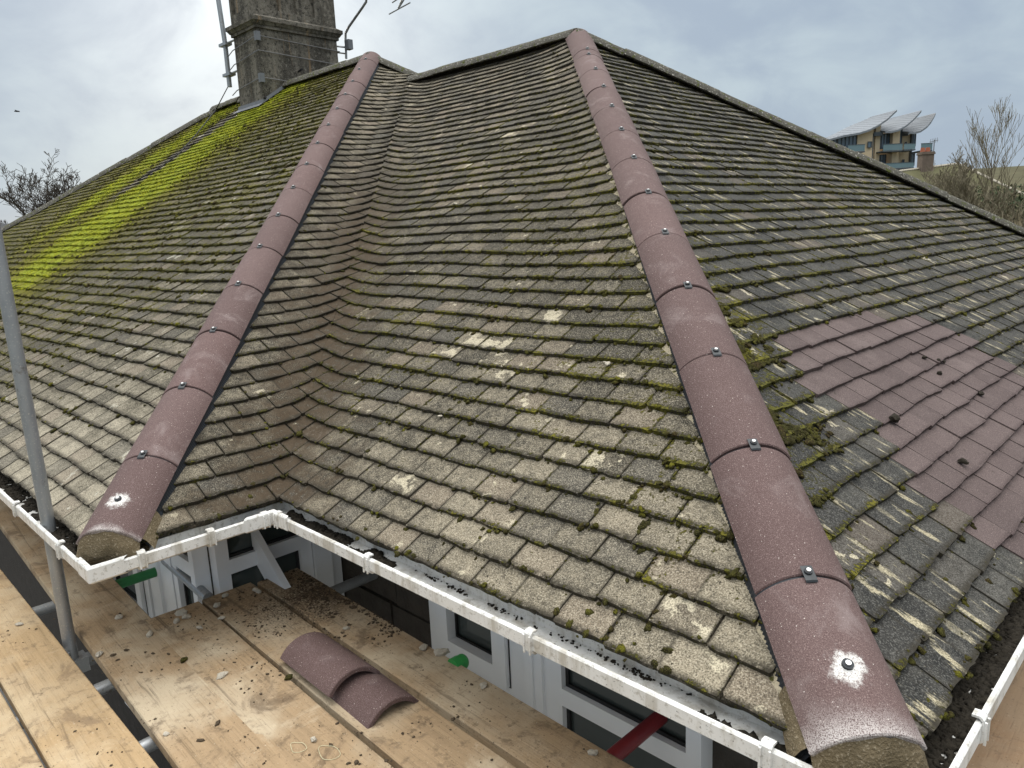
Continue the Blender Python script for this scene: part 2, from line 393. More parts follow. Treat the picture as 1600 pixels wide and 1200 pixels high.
M['galv'] = material('galvanised_steel', galv_fn, .42, .5, .55)
M['redpaint'] = plain('red_painted_steel', (.17, .016, .02), .45, .5, 0, .3, 30)
M['greenpaint'] = plain('green_painted_steel', (.02, .17, .05), .45, .5, 0, .3, 30)
M['greenplastic'] = plain('green_plastic', (.03, .26, .06), .35, .5, 0, .15, 30)
def render_fn(q, pos, b):
    n1 = q.noise(q.scale(pos, (5, 5, 1.2)), 1, 5, .65, .5); n2 = q.noise(pos, 26, 5, .65); n3 = q.noise(pos, 130, 3)
    c = q.mix(q.ss(n1, .3, .7), (.055, .050, .042), (.19, .172, .142)); c = q.mix(q.math('MULTIPLY', q.ss(n2, .54, .68), .7), c, (.25, .23, .195)); c = q.mix(q.ss(n2, .48, .36), c, (.045, .041, .035))
    st = q.noise(q.scale(pos, (9, 9, .5)), 1, 4, .6); c = q.mix(q.math('MULTIPLY', q.ss(st, .60, .70), .6), c, (.30, .20, .11))
    c = q.mix(q.math('MULTIPLY', q.ss(n3, .58, .66), .6), c, (.40, .38, .33))
    return c, q.bump(q.math('ADD', n2, n3), .008)
M['render'] = material('stained_cement_render', render_fn, .95, .15)
M['lead'] = plain('grey_lead', (.16, .168, .18), .6, .4, .2, .25, 14)
M['pot'] = plain('terracotta', (.36, .12, .07), .85, .2, 0, .3, 5)
M['cable'] = plain('black_cable', (.015, .015, .016), .6, .3)
M['wire'] = plain('galvanised_wire', (.16, .16, .16), .5, .4, .5)
M['alu'] = plain('dull_aluminium', (.38, .39, .40), .4, .5, .7)
M['stone'] = plain('mortar_chunk', (.48, .43, .35), .95, .2, 0, .45, 40, .006)
M['twine'] = plain('pale_twine', (.55, .50, .33), .9, .2)
M['ground'] = plain('grey_paving', (.17, .165, .155), .9, .2, 0, .35, 3)
M['grass'] = plain('winter_grass', (.085, .078, .045), .95, .1, 0, .4, .5)
M['bark'] = plain('bare_bark', (.105, .085, .062), .95, .1, 0, .35, 6)
M['twig'] = plain('pale_bare_twigs', (.19, .165, .115), .95, .1, 0, .35, 2)
M['twig_dark'] = plain('dark_bare_twigs', (.075, .065, .055), .95, .1, 0, .35, 2)
M['leaf'] = plain('dark_evergreen_leaf', (.035, .050, .022), .8, .2, 0, .4, 4)
M['cream'] = plain('cream_wall_render', (.62, .50, .34), .9, .2, 0, .1, .4)
M['zinc'] = plain('pale_zinc_roof', (.20, .215, .235), .5, .4, .3, .12, .3)
M['darkmetal'] = plain('dark_grey_metal', (.07, .085, .10), .5, .4)
M['rail'] = plain('green_glass_rail', (.13, .20, .22), .2, .5, 0, .15, .5)
M['brick'] = plain('weathered_brick', (.16, .125, .10), .95, .2, 0, .4, 3, .01)
M['mossroof'] = plain('mossy_brown_roof', (.105, .10, .055), .95, .1, 0, .45, .9, .02)
M['darkroof'] = plain('dark_slate_roof', (.07, .072, .075), .9, .2, 0, .3, 2)
M['bird'] = plain('dark_plumage', (.05, .05, .055), .8, .2)

# ------------------------------------------------------------ the house
house = empty('house', (0, 0, GROUND), 'single storey house under a hipped roof of weathered mossy tiles with new purple hip tiles', 'house')

def smax_extra(x, y):
    """rounding of the swept valley between the middle and the short slope"""
    d = y-(-x); k = .24+.18*min(1, max(0, y/2.5))
    if y < -.02 or x > .35: return 0
    h = max(0, 1-abs(d)/k)
    s = min(1, max(0, (y+.05)/.5))
    return h*h*k*.20*T*s
def wob(x, y, ph):
    return .006*math.sin(1.9*x+ph)*math.cos(2.3*y+1.7*ph)+.003*math.sin(4.3*x+2.1*y+ph*3)+.0015*math.sin(7.9*y-5.1*x+ph)
FACES = {
 'mid':   dict(o=(0, 0, 0), U=(1, 0, 0), V=(0, 1, 0), ph=.3),
 'short': dict(o=(0, 0, 0), U=(0, 1, 0), V=(-1, 0, 0), ph=1.1),
 'left':  dict(o=(0, -B, 0), U=(1, 0, 0), V=(0, 1, 0), ph=2.2),
 'right': dict(o=(A, 0, 0), U=(0, 1, 0), V=(-1, 0, 0), ph=3.9),
}
for f in FACES.values():
    for k in 'oUV': f[k] = Vector(f[k])
    f['N'] = (Vector((0, 0, 1))*CP-f['V']*SP).normalized()
def kick(x, y):
    """the middle slope turns up a little towards the right hip"""
    d = (A-y)-x
    return .05*max(0, 1-d/.55)**2*min(1, max(0, (y-.8)/1.5)) if d > -.2 else 0
def fpos(name, u, v, n):
    f = FACES[name]; p = f['o']+f['U']*u+f['V']*v+Vector((0, 0, T*v))+f['N']*n
    dz = wob(p.x, p.y, f['ph'])
    if name in ('mid', 'short'):
        dz += smax_extra(p.x, p.y)
    if name == 'mid': dz += kick(p.x, p.y)
    p.z += dz
    return p
def clip(poly, a, b, c):
    """keep a*u+b*v <= c"""
    out = []
    for i in range(len(poly)):
        p, r = poly[i], poly[(i+1) % len(poly)]
        dp, dr = a*p[0]+b*p[1]-c, a*r[0]+b*r[1]-c
        if dp <= 0: out.append(p)
        if (dp < 0 < dr) or (dr < 0 < dp):
            t = dp/(dp-dr); out.append((p[0]+(r[0]-p[0])*t, p[1]+(r[1]-p[1])*t))
    return out
GA = .098*CP; TW = .1635; TL = .163*CP
def fbm(x, y, s, seed=0): return mnoise.fractal(Vector((x*s, y*s, seed*7.3)), 1, 2, 4)*.5+.5
def pip(p, poly):
    ins = False; j = len(poly)-1
    for i in range(len(poly)):
        (x1, y1), (x2, y2) = poly[i], poly[j]
        if (y1 > p[1]) != (y2 > p[1]) and p[0] < (x2-x1)*(p[1]-y1)/(y2-y1)+x1: ins = not ins
        j = i
    return ins
# the patch of new tiles on the right slope, in (y, run) of that slope
PATCH = [(v, A-u) for u, v in [(1.44, 1.30), (1.45, 2.12), (1.53, 2.75), (1.66, 2.85), (1.80, 2.80), (1.98, 2.85), (2.40, 2.95), (2.40, 1.13), (2.25, 1.09), (2.11, 1.08), (1.98, 1.17), (1.86, 1.20), (1.75, 1.27), (1.67, 1.19), (1.55, 1.23)]]

CRUST = [(.59, .23), (.23, .84), (.40, .84), (.54, .77), (.15, .77), (1.28, .47), (-.65, .90), (1.75, .12)]
def tint(face, u, v):
    """tile weathering: (random, paleness, moss cover, moss brightness)"""
    p = FACES[face]['o']+FACES[face]['U']*u+FACES[face]['V']*v; x, y = p.x, p.y
    r = random.random(); n = fbm(x, y, .9, 1)
    if face == 'mid':
        lig = .10+.62*max(0, 1-v/1.0)*min(1, max(0, (x+.2)/1.2))+.08*max(0, 1-v/2.2); d = (A-y)-x
        lig += .16*math.exp(-((v-3.6)/.7)**2)
        mos = .20+.13*max(0, 1-d/1.3)*math.exp(-((v-1.4)/1.2)**2)+.10*(n-.5)-.08*max(0, (v-2.4))-.10*max(0, 1-v/.5)
        lig -= .30*max(0, 1-(x+y)/.5)*max(0, 1-abs(v-.9)/1.6)
        hue = .10+.22*r*r
    elif face == 'short':
        lig = .27+.30*max(0, 1-v/.5)*min(1, max(0, (-u-.1)/.3))+.14*max(0, v-2.2); mos = .12
        lig -= .34*max(0, 1-(v-u)/.5)
        hue = .05
    elif face == 'left':
        lig = .13+.75*max(0, 1-v/.85)*max(0, 1-max(0, -u-1.0)/2.2)+.08*(n-.5)
        sx = x+.02*y
        band = math.exp(-((x+6.15+.20*(y-2.3))/.82)**2)*min(1, max(0, (v-.35)/1.2))
        band2 = math.exp(-((x+7.75)/.50)**2)*min(1, max(0, (v-1.4)/1.0))
        clean = math.exp(-((x+6.95)/.20)**4)*min(1, max(0, (v-2.3)/.7))
        g = max(band, .85*band2)*(1-.6*clean); g *= .74+.75*fbm(x*1.0, y*1.6, 2.4, 5); g = min(1, g); hue = min(1, max(0, .14+.12*min(1, max(0, (-x-2)/3))*min(1, v/2)+.95*g**1.2+.3*(r-.5)))
        mos = .33+.12*(n-.5)-.16*max(0, 1-v/1.0)+.50*g+.10*min(1, max(0, (-x-3)/4))
        mos -= .22*max(0, min(1, (x+2.6)/1.6))
        mos -= .9*clean; lig -= .1*clean
    else:
        d = u-v
        lig = .33+.12*(n-.5)+.16*max(0, (v-1.6)/2.4)
        mos = .19+.24*max(0, 1-abs(d-.12)/.35)*math.exp(-((v-.75)/.5)**2)+.05*math.exp(-((v-1.7)/.7)**2)-.10*max(0, 1-v/.6)
        hue = .12+.25*r*r
    fl_ = any((p-Vector((a_, b_, 0))).length < .075 for a_, b_ in CRUST) if face == 'mid' else False
    if fl_ or random.random() < (.005 if face in ('mid', 'short') else .010 if face == 'left' else .015): return (r, 1.8+.2*r, min(1, max(0, mos)), min(1, max(0, hue)))
    return (r, min(1, max(0, lig)), min(1, max(0, mos)), min(1, max(0, hue)))

BRIGHT = []
MOSSPTS = []      # (face, u, v, n, size)
def tile_field(face, urange, cliplist, vmax, name, mat, skip=None):
    mb = MB(); nb = MB(); nrow = int(vmax/GA)+1; u0, u1 = urange
    for i in range(-1, nrow):
        eave = i < 0                                   # the short under-eaves course
        v0 = (.030 if eave else .012+i*GA); off = (.5 if i % 2 else 0)*TW
        rowj = random.uniform(-.0035, .0035); k0 = int((u0-off)/TW)-1; k1 = int((u1-off)/TW)+1
        for k in range(k0, k1+1):
            ua = off+k*TW+.002+random.uniform(-.0015, .0015); ub = ua+TW-.004+random.uniform(-.002, .001)
            va = v0-(.012 if eave else 0)+rowj*.4+random.uniform(-.003, .003); vb = va+TL*(.8 if eave else 1); tw = random.uniform(-.0035, .0035)
            cu, cv = (ua+ub)/2, va+GA*.5
            pat = face == 'right' and not eave and pip((cu, cv), PATCH)
            e = .0012 if pat else .0028
            w_ = ub-ua
            c1, c2 = [random.choice((.002, .003, .005, .010)) if not pat else .001 for _ in range(2)]
            poly = [(ua, va+c1-tw), (ua+c1, va-tw)]
            for t in (.2, .4, .6, .8): poly.append((ua+w_*t, va-tw*(1-2*t)+random.uniform(-e, e)))
            poly += [(ub-c2, va+tw), (ub, va+c2+tw), (ub, vb), (ua, vb)]
            if skip and skip(cu, cv): continue
            pl_ = poly
            for h in cliplist:
                if callable(h):
                    r_ = h(cu, cv)
                    if r_ is None: continue
                    pl_ = clip(pl_, *r_)
                else: pl_ = clip(pl_, *h)
                if len(pl_) < 3: break
            if len(pl_) < 3: continue
            nf = (.002 if eave else .021)+random.uniform(-.002, .003); th = .016+random.uniform(-.001, .002); jb = random.uniform(-.003, .003)
            top = []; bot = []; uvs = []
            for (u, v) in pl_:
                s = (v-va)/(vb-va); n_ = nf*(1-s)-.004*s+jb*(u-cu)/w_*(1-s)
                rise = .0022 if s < .03 else 0
                top.append(fpos(face, u, v+(.002 if s < .03 else 0), n_+th-.02-rise*.6)); bot.append(fpos(face, u, v, n_-.02))
                uvs.append(((u-ua)/w_, (v-va)/GA))
            m_ = len(pl_)
            fs = [tuple(range(m_))]+[(j, (j+1) % m_, m_+(j+1) % m_, m_+j) for j in range(m_)]
            col = tint(face, cu, cv)
            (nb if pat else mb).add(top+bot, fs, 0, uvs+[(a_, b_*.3) for a_, b_ in uvs], col)
            # moss seeds along front edge and joints
            if not pat:
                uv_in = lambda a_, b_: all((h(cu, cv) if callable(h) else h) is None or (h(cu, cv) if callable(h) else h)[0]*a_+(h(cu, cv) if callable(h) else h)[1]*b_ <= (h(cu, cv) if callable(h) else h)[2] for h in cliplist)
                dens = col[2]
                dens = col[2]; bright = 0
                if face == 'left':
                    if cu < -8.9: continue
                    g_ = max(0, col[3]-.34); far_ = max(0, min(1, (-cu-.3)/2.2))
                    nm = (4.5*far_*min(1, max(0, v0-.15)/.7)+24*g_)*(0 if (abs(cu+6.95) < .17 and v0 > 2.5) else 1)*(.35+1.3*fbm(cu, cv, 2.1, 9)); bright = min(1, g_*2.0)
                else:
                    nm = {'mid': 17.0, 'short': 4.5, 'right': 9.0}[face]*(.3+dens*2.4)*max(.10, mnoise.noise(Vector((cu*2.6, cv*3.4, 4.1)))+.42)
                    if face == 'mid': nm *= (1 if v0 < 2.2 else max(.25, 1-(v0-2.2)*.8))*(.35+.65*min(1, max(0, (cu+v0*.6)/.9)))*(.45 if v0 < .25 else 1)
                    if face == 'right' and v0 > 2.4: nm *= .35
                for _ in range(RNG.poisson(nm)):
                    if random.random() < (.76 if bright < .3 else .45):
                        mu, mv = random.uniform(ua, ub), va+random.uniform(-.012, .010); mn = .015 if mv > va else random.uniform(.000, .013)
                    else:
                        mu = ua-.002+random.uniform(-.005, .005) if bright < .3 else random.uniform(ua, ub); fr = random.random(); mv = va+fr*GA; mn = .014-.014*fr
                    if uv_in(mu, mv): (BRIGHT if random.random() < bright else MOSSPTS).append((face, mu, mv, mn+random.uniform(0, .002), (.25+.75*random.random()**1.7)*(.0115 if face != 'left' else .019)))
    o = mb.build(name, mat, house, attr=True)
    tag(o, None)
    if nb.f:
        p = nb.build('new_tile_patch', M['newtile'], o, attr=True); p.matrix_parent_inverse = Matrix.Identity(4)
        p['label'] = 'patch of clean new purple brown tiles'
    return o
HG = .062
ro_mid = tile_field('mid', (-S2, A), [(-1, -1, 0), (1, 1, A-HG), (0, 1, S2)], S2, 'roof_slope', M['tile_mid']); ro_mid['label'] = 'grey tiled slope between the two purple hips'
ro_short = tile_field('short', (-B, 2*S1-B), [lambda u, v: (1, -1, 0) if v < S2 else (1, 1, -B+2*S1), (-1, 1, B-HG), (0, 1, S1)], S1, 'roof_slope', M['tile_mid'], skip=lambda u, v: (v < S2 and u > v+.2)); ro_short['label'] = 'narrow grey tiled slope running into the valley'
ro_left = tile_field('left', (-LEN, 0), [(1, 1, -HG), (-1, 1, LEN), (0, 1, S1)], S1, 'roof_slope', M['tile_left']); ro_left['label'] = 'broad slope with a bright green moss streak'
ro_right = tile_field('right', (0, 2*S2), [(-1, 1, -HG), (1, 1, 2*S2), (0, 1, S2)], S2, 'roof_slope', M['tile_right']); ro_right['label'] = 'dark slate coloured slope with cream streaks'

# boarding under the tiles and the unseen far slopes, as one closed deck
dk = MB(); dn = -.055; EB = .085; ez = EB*T
P3 = lambda x, y, z: (x, y, z+dn)
ap1 = (-S1, -B+S1, S1*T); ap2 = (A-S2, S2, S2*T); vt = (-S2, S2, S2*T); fl = (-LEN+S1, -B+S1, S1*T)
yb1 = 2*S1-B
dk.add([P3(-EB, EB, ez), P3(A-EB, EB, ez), P3(*ap2), P3(*vt)], [(0, 1, 2, 3)])
dk.add([P3(-EB, EB, ez), P3(*vt), P3(-S2, 2*S1-B-S2, S2*T), P3(*ap1), P3(-EB, -B+EB, ez)], [(0, 1, 2, 3, 4)])
dk.add([P3(-EB, -B+EB, ez), P3(*ap1), P3(*fl), P3(-LEN+EB, -B+EB, ez)], [(0, 1, 2, 3)])
dk.add([P3(A-EB, EB, ez), P3(A-EB, 2*S2-EB, ez), P3(*ap2)], [(0, 1, 2)])
dk.add([P3(A-EB, 2*S2-EB, ez), P3(-S2*.2, 2*S2-EB, ez), P3(*vt), P3(*ap2)], [(0, 1, 2, 3)])
dk.add([P3(0, yb1, 0), P3(-LEN, yb1, 0), P3(*fl), P3(*ap1)], [(0, 1, 2, 3)])
dk.add([P3(-LEN, yb1, 0), P3(-LEN, -B, 0), P3(*fl)], [(0, 1, 2)])
dk.build('roof_deck', M['deck'], house, fix=False)

# moss cushions
def ico(sub):
    bm = bmesh.new(); bmesh.ops.create_icosphere(bm, subdivisions=sub, radius=1)
    v = np.array([x.co[:] for x in bm.verts]); f = np.array([[x.index for x in fc.verts] for fc in bm.faces]); bm.free(); return v, f
IV, IF = ico(2)
def blobs(name, items, mat, parent=None, jitter=.28, iv=None):
    """items: (position, normal, radius, flatten)"""
    iv_, if_ = iv or (IV, IF); V = []; F = []
    for i, (p, n, r, fl_) in enumerate(items):
        rq = Vector((0, 0, 1)).rotation_difference(Vector(n)).to_matrix(); a = random.uniform(0, 6.28)
        rz = Matrix.Rotation(a, 3, 'Z'); st = random.uniform(.7, 1.5)
        mm = np.array(rq @ rz @ Matrix.Diagonal((r*st, r/st**.5, r*fl_)))
        k = iv_*(1+RNG.uniform(-jitter, jitter, (len(iv_), 1)))
        V.append(k @ mm.T+np.array(p)); F.append(if_+i*len(iv_))
    V = np.concatenate(V); F = np.concatenate(F)
    me = bpy.data.meshes.new(name); me.vertices.add(len(V)); me.vertices.foreach_set('co', V.ravel())
    me.loops.add(F.size); me.loops.foreach_set('vertex_index', F.ravel().astype(np.int32))
    me.polygons.add(len(F)); me.polygons.foreach_set('loop_start', np.arange(0, F.size, 3, dtype=np.int32))
    me.polygons.foreach_set('use_smooth', np.ones(len(F), bool)); me.materials.append(mat); me.update(); me.validate()
    o = bpy.data.objects.new(name, me); COL.objects.link(o)
    if parent is not None: o.parent = parent; o.matrix_parent_inverse = Matrix.Translation(-Vector(parent.location))
    return o
def cull(p): return (Vector(p)-CAM).dot(FW) > .2
items = [(fpos(f, u, v, n), FACES[f]['N'], r, random.uniform(.45, .8)) for f, u, v, n, r in MOSSPTS]
# the thick mat beside the right hip, below the new tiles' left edge
for _ in range(4200):
    v = random.uniform(.42, 1.28); u = v+.12+abs(random.gauss(0, .13))
    i = math.floor(v/GA); fr = (v-i*GA)/GA
    if mnoise.noise(Vector((u*6, v*6, 1.7))) < -.05+.25*(fr > .35): continue
    if pip((u, v), PATCH): continue
    items.append((fpos('right', u, v, .012), FACES['right']['N'], random.uniform(.45, 1)**2*.0115, random.uniform(.35, .8)))
nr = [(p, n, r, f_) for p, n, r, f_ in items if (p-CAM).length < 3.6]; fr_ = [(p, n, r, f_) for p, n, r, f_ in items if (p-CAM).length >= 3.6]
blobs('moss', nr, M['moss'], house, .38)['kind'] = 'stuff'
blobs('moss', fr_, M['moss'], house, .38, ico(1))['kind'] = 'stuff'
items = [(fpos(f, u, v, n), FACES[f]['N'], r, random.uniform(.3, .6)) for f, u, v, n, r in BRIGHT if u > -9.5]
blobs('bright_moss', items, M['brightmoss'], house, .38, ico(1))['kind'] = 'stuff'

# ------------------------------------------------------------ hips and ridges
def arc_tile(mb, M4, l0, l1, r, half, th, jit=0, nseg=22, nl=5, flat=0):
    """a half round tile along local x from l0 to l1; local z up, crown at z = 0"""
    rows = []; nrm = []
    def ring(x, rr): return [M4 @ Vector((x, rr*math.sin(a), rr*math.cos(a)-r+(random.uniform(-jit, jit) if jit else 0))) for a in [half*(2*k/nseg-1) for k in range(nseg+1)]]
    xs = [l0, l0+.003]+[l0+(l1-l0)*k/nl for k in range(1, nl)]+[l1-.003, l1]
    outer = [ring(x, r-(.003 if i in (0, len(xs)-1) else 0)) for i, x in enumerate(xs)]
    inner = [ring(x, r-th) for x in xs]
    loop = [o+i[::-1] for o, i in zip(outer, inner)]
    mb.grid(loop, closed=True)
    n = len(loop[0]); b = len(mb.v)
    for lp in (loop[0], loop[-1]):
        k = nseg+1; mb.add(lp, [(j, j+1, n-2-j, n-1-j) for j in range(nseg)])
def frame(p0, d, upv=Vector((0, 0, 1))):
    x = Vector(d).normalized(); y = upv.cross(x).normalized(); z = x.cross(y)
    m4 = Matrix.Identity(4)
    for i in range(3): m4[i][0] = x[i]; m4[i][1] = y[i]; m4[i][2] = z[i]; m4[i][3] = p0[i]
    return m4
HR, HA, HT = .132, R(60), .015
def clip_part(parent, M4, x):
    c = MB(); rows = []
    for xx in (-.024, -.020, .020, .024):
        zt = .0065 if abs(xx) < .022 else .003
        rows.append([M4 @ Vector((x+xx, HR*1.02*math.sin(a_), (HR+zt)*math.cos(a_)-HR)) for a_ in (-.10, -.095, 0, .095, .10)])
    c.grid(rows)
    o = c.build('clip', M['clip'], parent); o.matrix_parent_inverse = Matrix.Identity(4)
    s = MB(); s.tube([M4 @ Vector((x+.004, 0, .006)), M4 @ Vector((x+.004, 0, .010))], .0095, 14); s.tube([M4 @ Vector((x+.004, 0, .0095)), M4 @ Vector((x+.004, 0, .0140))], [.0062, .0052], 10, 1)
    o2 = s.build('screw', [M['roll'], M['steel']], parent); o2.matrix_parent_inverse = Matrix.Identity(4)
def hip_line(C, apex, k0, nj, extra, sh, x0):
    C = Vector(C); ap = Vector(apex); d = (ap-C); ln = d.length; d.normalize()
    M4 = frame(C+Vector((0, 0, OC-.020))+Vector(sh), ap+Vector((0, 0, OC-.020))-C-Vector((0, 0, OC-.020))-Vector(sh)); joints = [x0]+[k0+.45*i for i in range(nj)]+extra+[ln+.02]
    for i in range(len(joints)-1):
        a_, b_ = joints[i], joints[i+1]; mb = MB(); jy = random.uniform(-.003, .003)
        mc_ = (a_+b_)/2; MM = M4 @ Matrix.Translation((mc_, jy, random.uniform(-.003, .003))) @ Matrix.Rotation(random.uniform(-.012, .012), 4, 'Z') @ Matrix.Rotation(random.uniform(-.006, .006), 4, 'Y') @ Matrix.Translation((-mc_, 0, 0))
        sm = M['hip']
        if i == 0:
            st = MM @ Vector((a_+.145, 0, 0)); sm = material('limestained_purple_concrete', hip_fn(st, MM @ Vector((a_, 0, 0)), d), .82, .3)
        arc_tile(mb, MM, a_+.0048, b_-.0048, HR, HA, HT)
        o = mb.build('hip_tile', sm, house, smooth=35)
        un = MB(); arc_tile(un, MM @ Matrix.Translation((0, 0, -.010)), b_-.022, b_+.022, HR-.010, R(64), .006)
        if i < len(joints)-2:
            u_ = un.build('union_strip', M['roll'], o, smooth=35); u_.matrix_parent_inverse = Matrix.Identity(4)
            clip_part(o, MM, b_)
        if i == 0:
            o['label'] = 'lowest hip tile with a white stain round its screw'
            s = MB(); s.tube([MM @ Vector((a_+.15, 0, -.001)), MM @ Vector((a_+.15, 0, .006))], .012, 14); s.tube([MM @ Vector((a_+.15, 0, .005)), MM @ Vector((a_+.15, 0, .010))], [.007, .006], 10, 1)
            o2 = s.build('screw', [M['roll'], M['steel']], o); o2.matrix_parent_inverse = Matrix.Identity(4)
    # ridged rubber roll tucked under both edges of the hip tiles
    n = int(ln/.0065)
    for sgn in (-1, 1):
        rb = MB(); rows = []
        for j in range(n+1):
            x = .06+(ln-.09)*j/n; z = .0022*(1 if j % 2 else -1)
            y0 = (HR-HT*.3)*math.sin(HA)
            sl_ = math.floor(x/.3)*.0
            rows.append([M4 @ Vector((x, sgn*(y0-.012), -.066)), M4 @ Vector((x, sgn*(y0-.005), -.082+z)), M4 @ Vector((x, sgn*(y0-.001), -.100+z)), M4 @ Vector((x, sgn*(y0+.006), -.118+z*1.6+.004*math.sin(x*9))), M4 @ Vector((x, sgn*(y0+.008), -.130))])
        rb.grid(rows); rb.build('hip_roll', M['roll'], house)
    return M4
H2 = hip_line((A, 0, 0), ap2, K2, 12, [5.55], (-.020, -.020, -.022), .045)
H1 = hip_line((0, -B, 0), ap1, K1, 15, [], (0, 0, 0), .03)

def lumps(mb, M4, fn, nu, nv):
    rows = [[M4 @ Vector(fn(i/nu, j/nv)) for j in range(nv+1)] for i in range(nu+1)]; mb.grid(rows)
def hip_mortar(M4, x0):
    """mortar struck off under the end of the lowest hip tile"""
    mb = MB(); prof = []
    for k in range(25):
        a_ = HA*1.04*(2*k/24-1); prof.append(((HR-.008)*math.sin(a_), (HR-.008)*math.cos(a_)-HR))
    rows = []
    for t in range(7):
        s = t/6; r_ = []
        for y, z in prof:
            zb = -.122-.006*math.sin(y*31)-.006*math.sin(y*77)-.20*abs(y)
            zz = z*(1-s)+zb*s; xx = x0+.010-.022*math.sin(s*3.0)-.034*s+.012*mnoise.noise(Vector((y*22, zz*26, x0)))-.02*s
            r_.append(M4 @ Vector((xx, y*(1+.05*s)+.004*mnoise.noise(Vector((y*40, zz*40, 3))), zz)))
        rows.append(r_)
    rows.append([M4 @ Vector((x0+.2, y*.8, -.12-.38*abs(y))) for y, z in prof])
    mb.grid(rows)
    for sg in ((-1, 1) if x0 < .04 else (1,)):           # tail smeared up the side
        rr = []
        for j in range(9):
            x = x0+.02+j*.017; w_ = .018*(1-j/9)+.004
            rr.append([M4 @ Vector((x, sg*(.100), -.055)), M4 @ Vector((x, sg*(.112+w_*.6)+.004*mnoise.noise(Vector((x*60, 0, sg))), -.080)), M4 @ Vector((x, sg*(.118+w_), -.125))])
        mb.grid(rr)
    mb.build('mortar_end', M['mortar'], house, smooth=50)
hip_mortar(H1, .03); hip_mortar(H2, .045)
# old cream bedding mortar left along the hip on the middle slope
bd = MB(); rows = []
for j in range(150):
    v = .02+j*.024; wd = .050+.030*mnoise.noise(Vector((v*6, 0, 0)))+.015*mnoise.noise(Vector((v*25, 3, 0)))
    wd *= 1 if v < 1.7 else max(.3, 1-(v-1.7)/1.5)
    u = A-v-.165; rr = []
    for t in (0, .25, .5, .75, 1): rr.append(fpos('mid', u+.07-(.07+wd)*t, v, .020-.020*t*t+.005*mnoise.noise(Vector((v*30, t*5, 1)))))
    rows.append(rr)
bd.grid(rows); bd.build('bedding_mortar', M['bedding'], house, smooth=60)

def old_run(p0, p1, r, half, lift, start=0.0):
    p0, p1 = Vector(p0), Vector(p1); d = p1-p0; ln = d.length; n = max(1, round(ln/.45)); M4 = frame(p0+Vector((0, 0, lift)), d)
    for i in range(n):
        mb = MB(); a_, b_ = ln*i/n, ln*(i+1)/n
        MM = M4 @ Matrix.Translation((0, random.uniform(-.006, .006), random.uniform(-.008, .008)))
        arc_tile(mb, MM, a_+.004, b_+.008, r, half, .018, jit=.0018, nseg=14, nl=7)
        mb.build('ridge_tile', M['oldridge'], house, smooth=40)
old_run(ap1, (-S1-3.85, ap1[1], ap1[2]), .135, R(72), .07)
old_run((-LEN, -B, 0), (fl[0]+.12, fl[1]+.12, fl[2]+.12*T), .13, R(70), .062)
old_run(ap2, (vt[0]+.05, vt[1], vt[2]), .135, R(68), .09)
old_run((A, 2*S2, 0), ap2, .13, R(64), .085)
bk = Vector(ap1)+Vector((1, 1, -T))*.62
old_run(bk, ap1, .13, R(64), .08)

# ------------------------------------------------------------ walls, soffit, windows
wl = MB()
fp = [(-LEN+OV, -B+OV), (-OV, -B+OV), (-OV, OV), (A-OV, OV), (A-OV, 2*S2-OV), (-OV, 2*S2-OV), (-OV, yb1-OV), (-LEN+OV, yb1-OV)]
def wallrun(p, r_, z0=GROUND, z1=-.066):
    wl.add([(p[0], p[1], z0), (r_[0], r_[1], z0), (r_[0], r_[1], z1), (p[0], p[1], z1)], [(0, 1, 2, 3)])
for i in range(len(fp)): wallrun(fp[i], fp[(i+1) % len(fp)])
# proud stone blocks on the part of the wall seen under the gutter
for row in range(6):
    zb = GROUND+1.50+row*.19; x = -.57+(.2 if row % 2 else .08)
    while x < .24:
        ww = random.uniform(.3, .42); xe = min(x+ww, .268)
        wl.box(((x+xe)/2, OV-.006, zb+.09), (xe-x-.014, .03, .172), None, 0, 1, .004); x = xe
wl.build('wall', M['wall'], house)
sf = MB(); zf = -.070
def band(p, r_, n, w_): pass
eave = [(-LEN, -B), (0, -B), (0, 0), (A, 0), (A, 2*S2)]
def offs(o):
    """eaves line moved outwards by o"""
    return [(-LEN, -B-o), (o, -B-o), (o, -o), (A+o, -o), (A+o, 2*S2)]
e0, e1 = offs(-.065), offs(-OV)
for i in range(4): sf.add([(e0[i][0], e0[i][1], zf), (e0[i+1][0], e0[i+1][1], zf), (e1[i+1][0], e1[i+1][1], zf), (e1[i][0], e1[i][1], zf)], [(0, 1, 2, 3)])
sf.build('soffit', M['upvc'], house)
fa = MB(); e2 = offs(-.061); e3 = offs(-.081)
for i in range(4):
    lo, hi = zf-.003, -.03
    vs = []
    for e in (e2, e3):
        for k in (i, i+1): vs += [(e[k][0], e[k][1], lo), (e[k][0], e[k][1], hi)]
    fa.add(vs, [(0, 2, 3, 1), (4, 5, 7, 6), (1, 3, 7, 5), (0, 4, 6, 2)])
fa.build('fascia', M['upvc'], house)

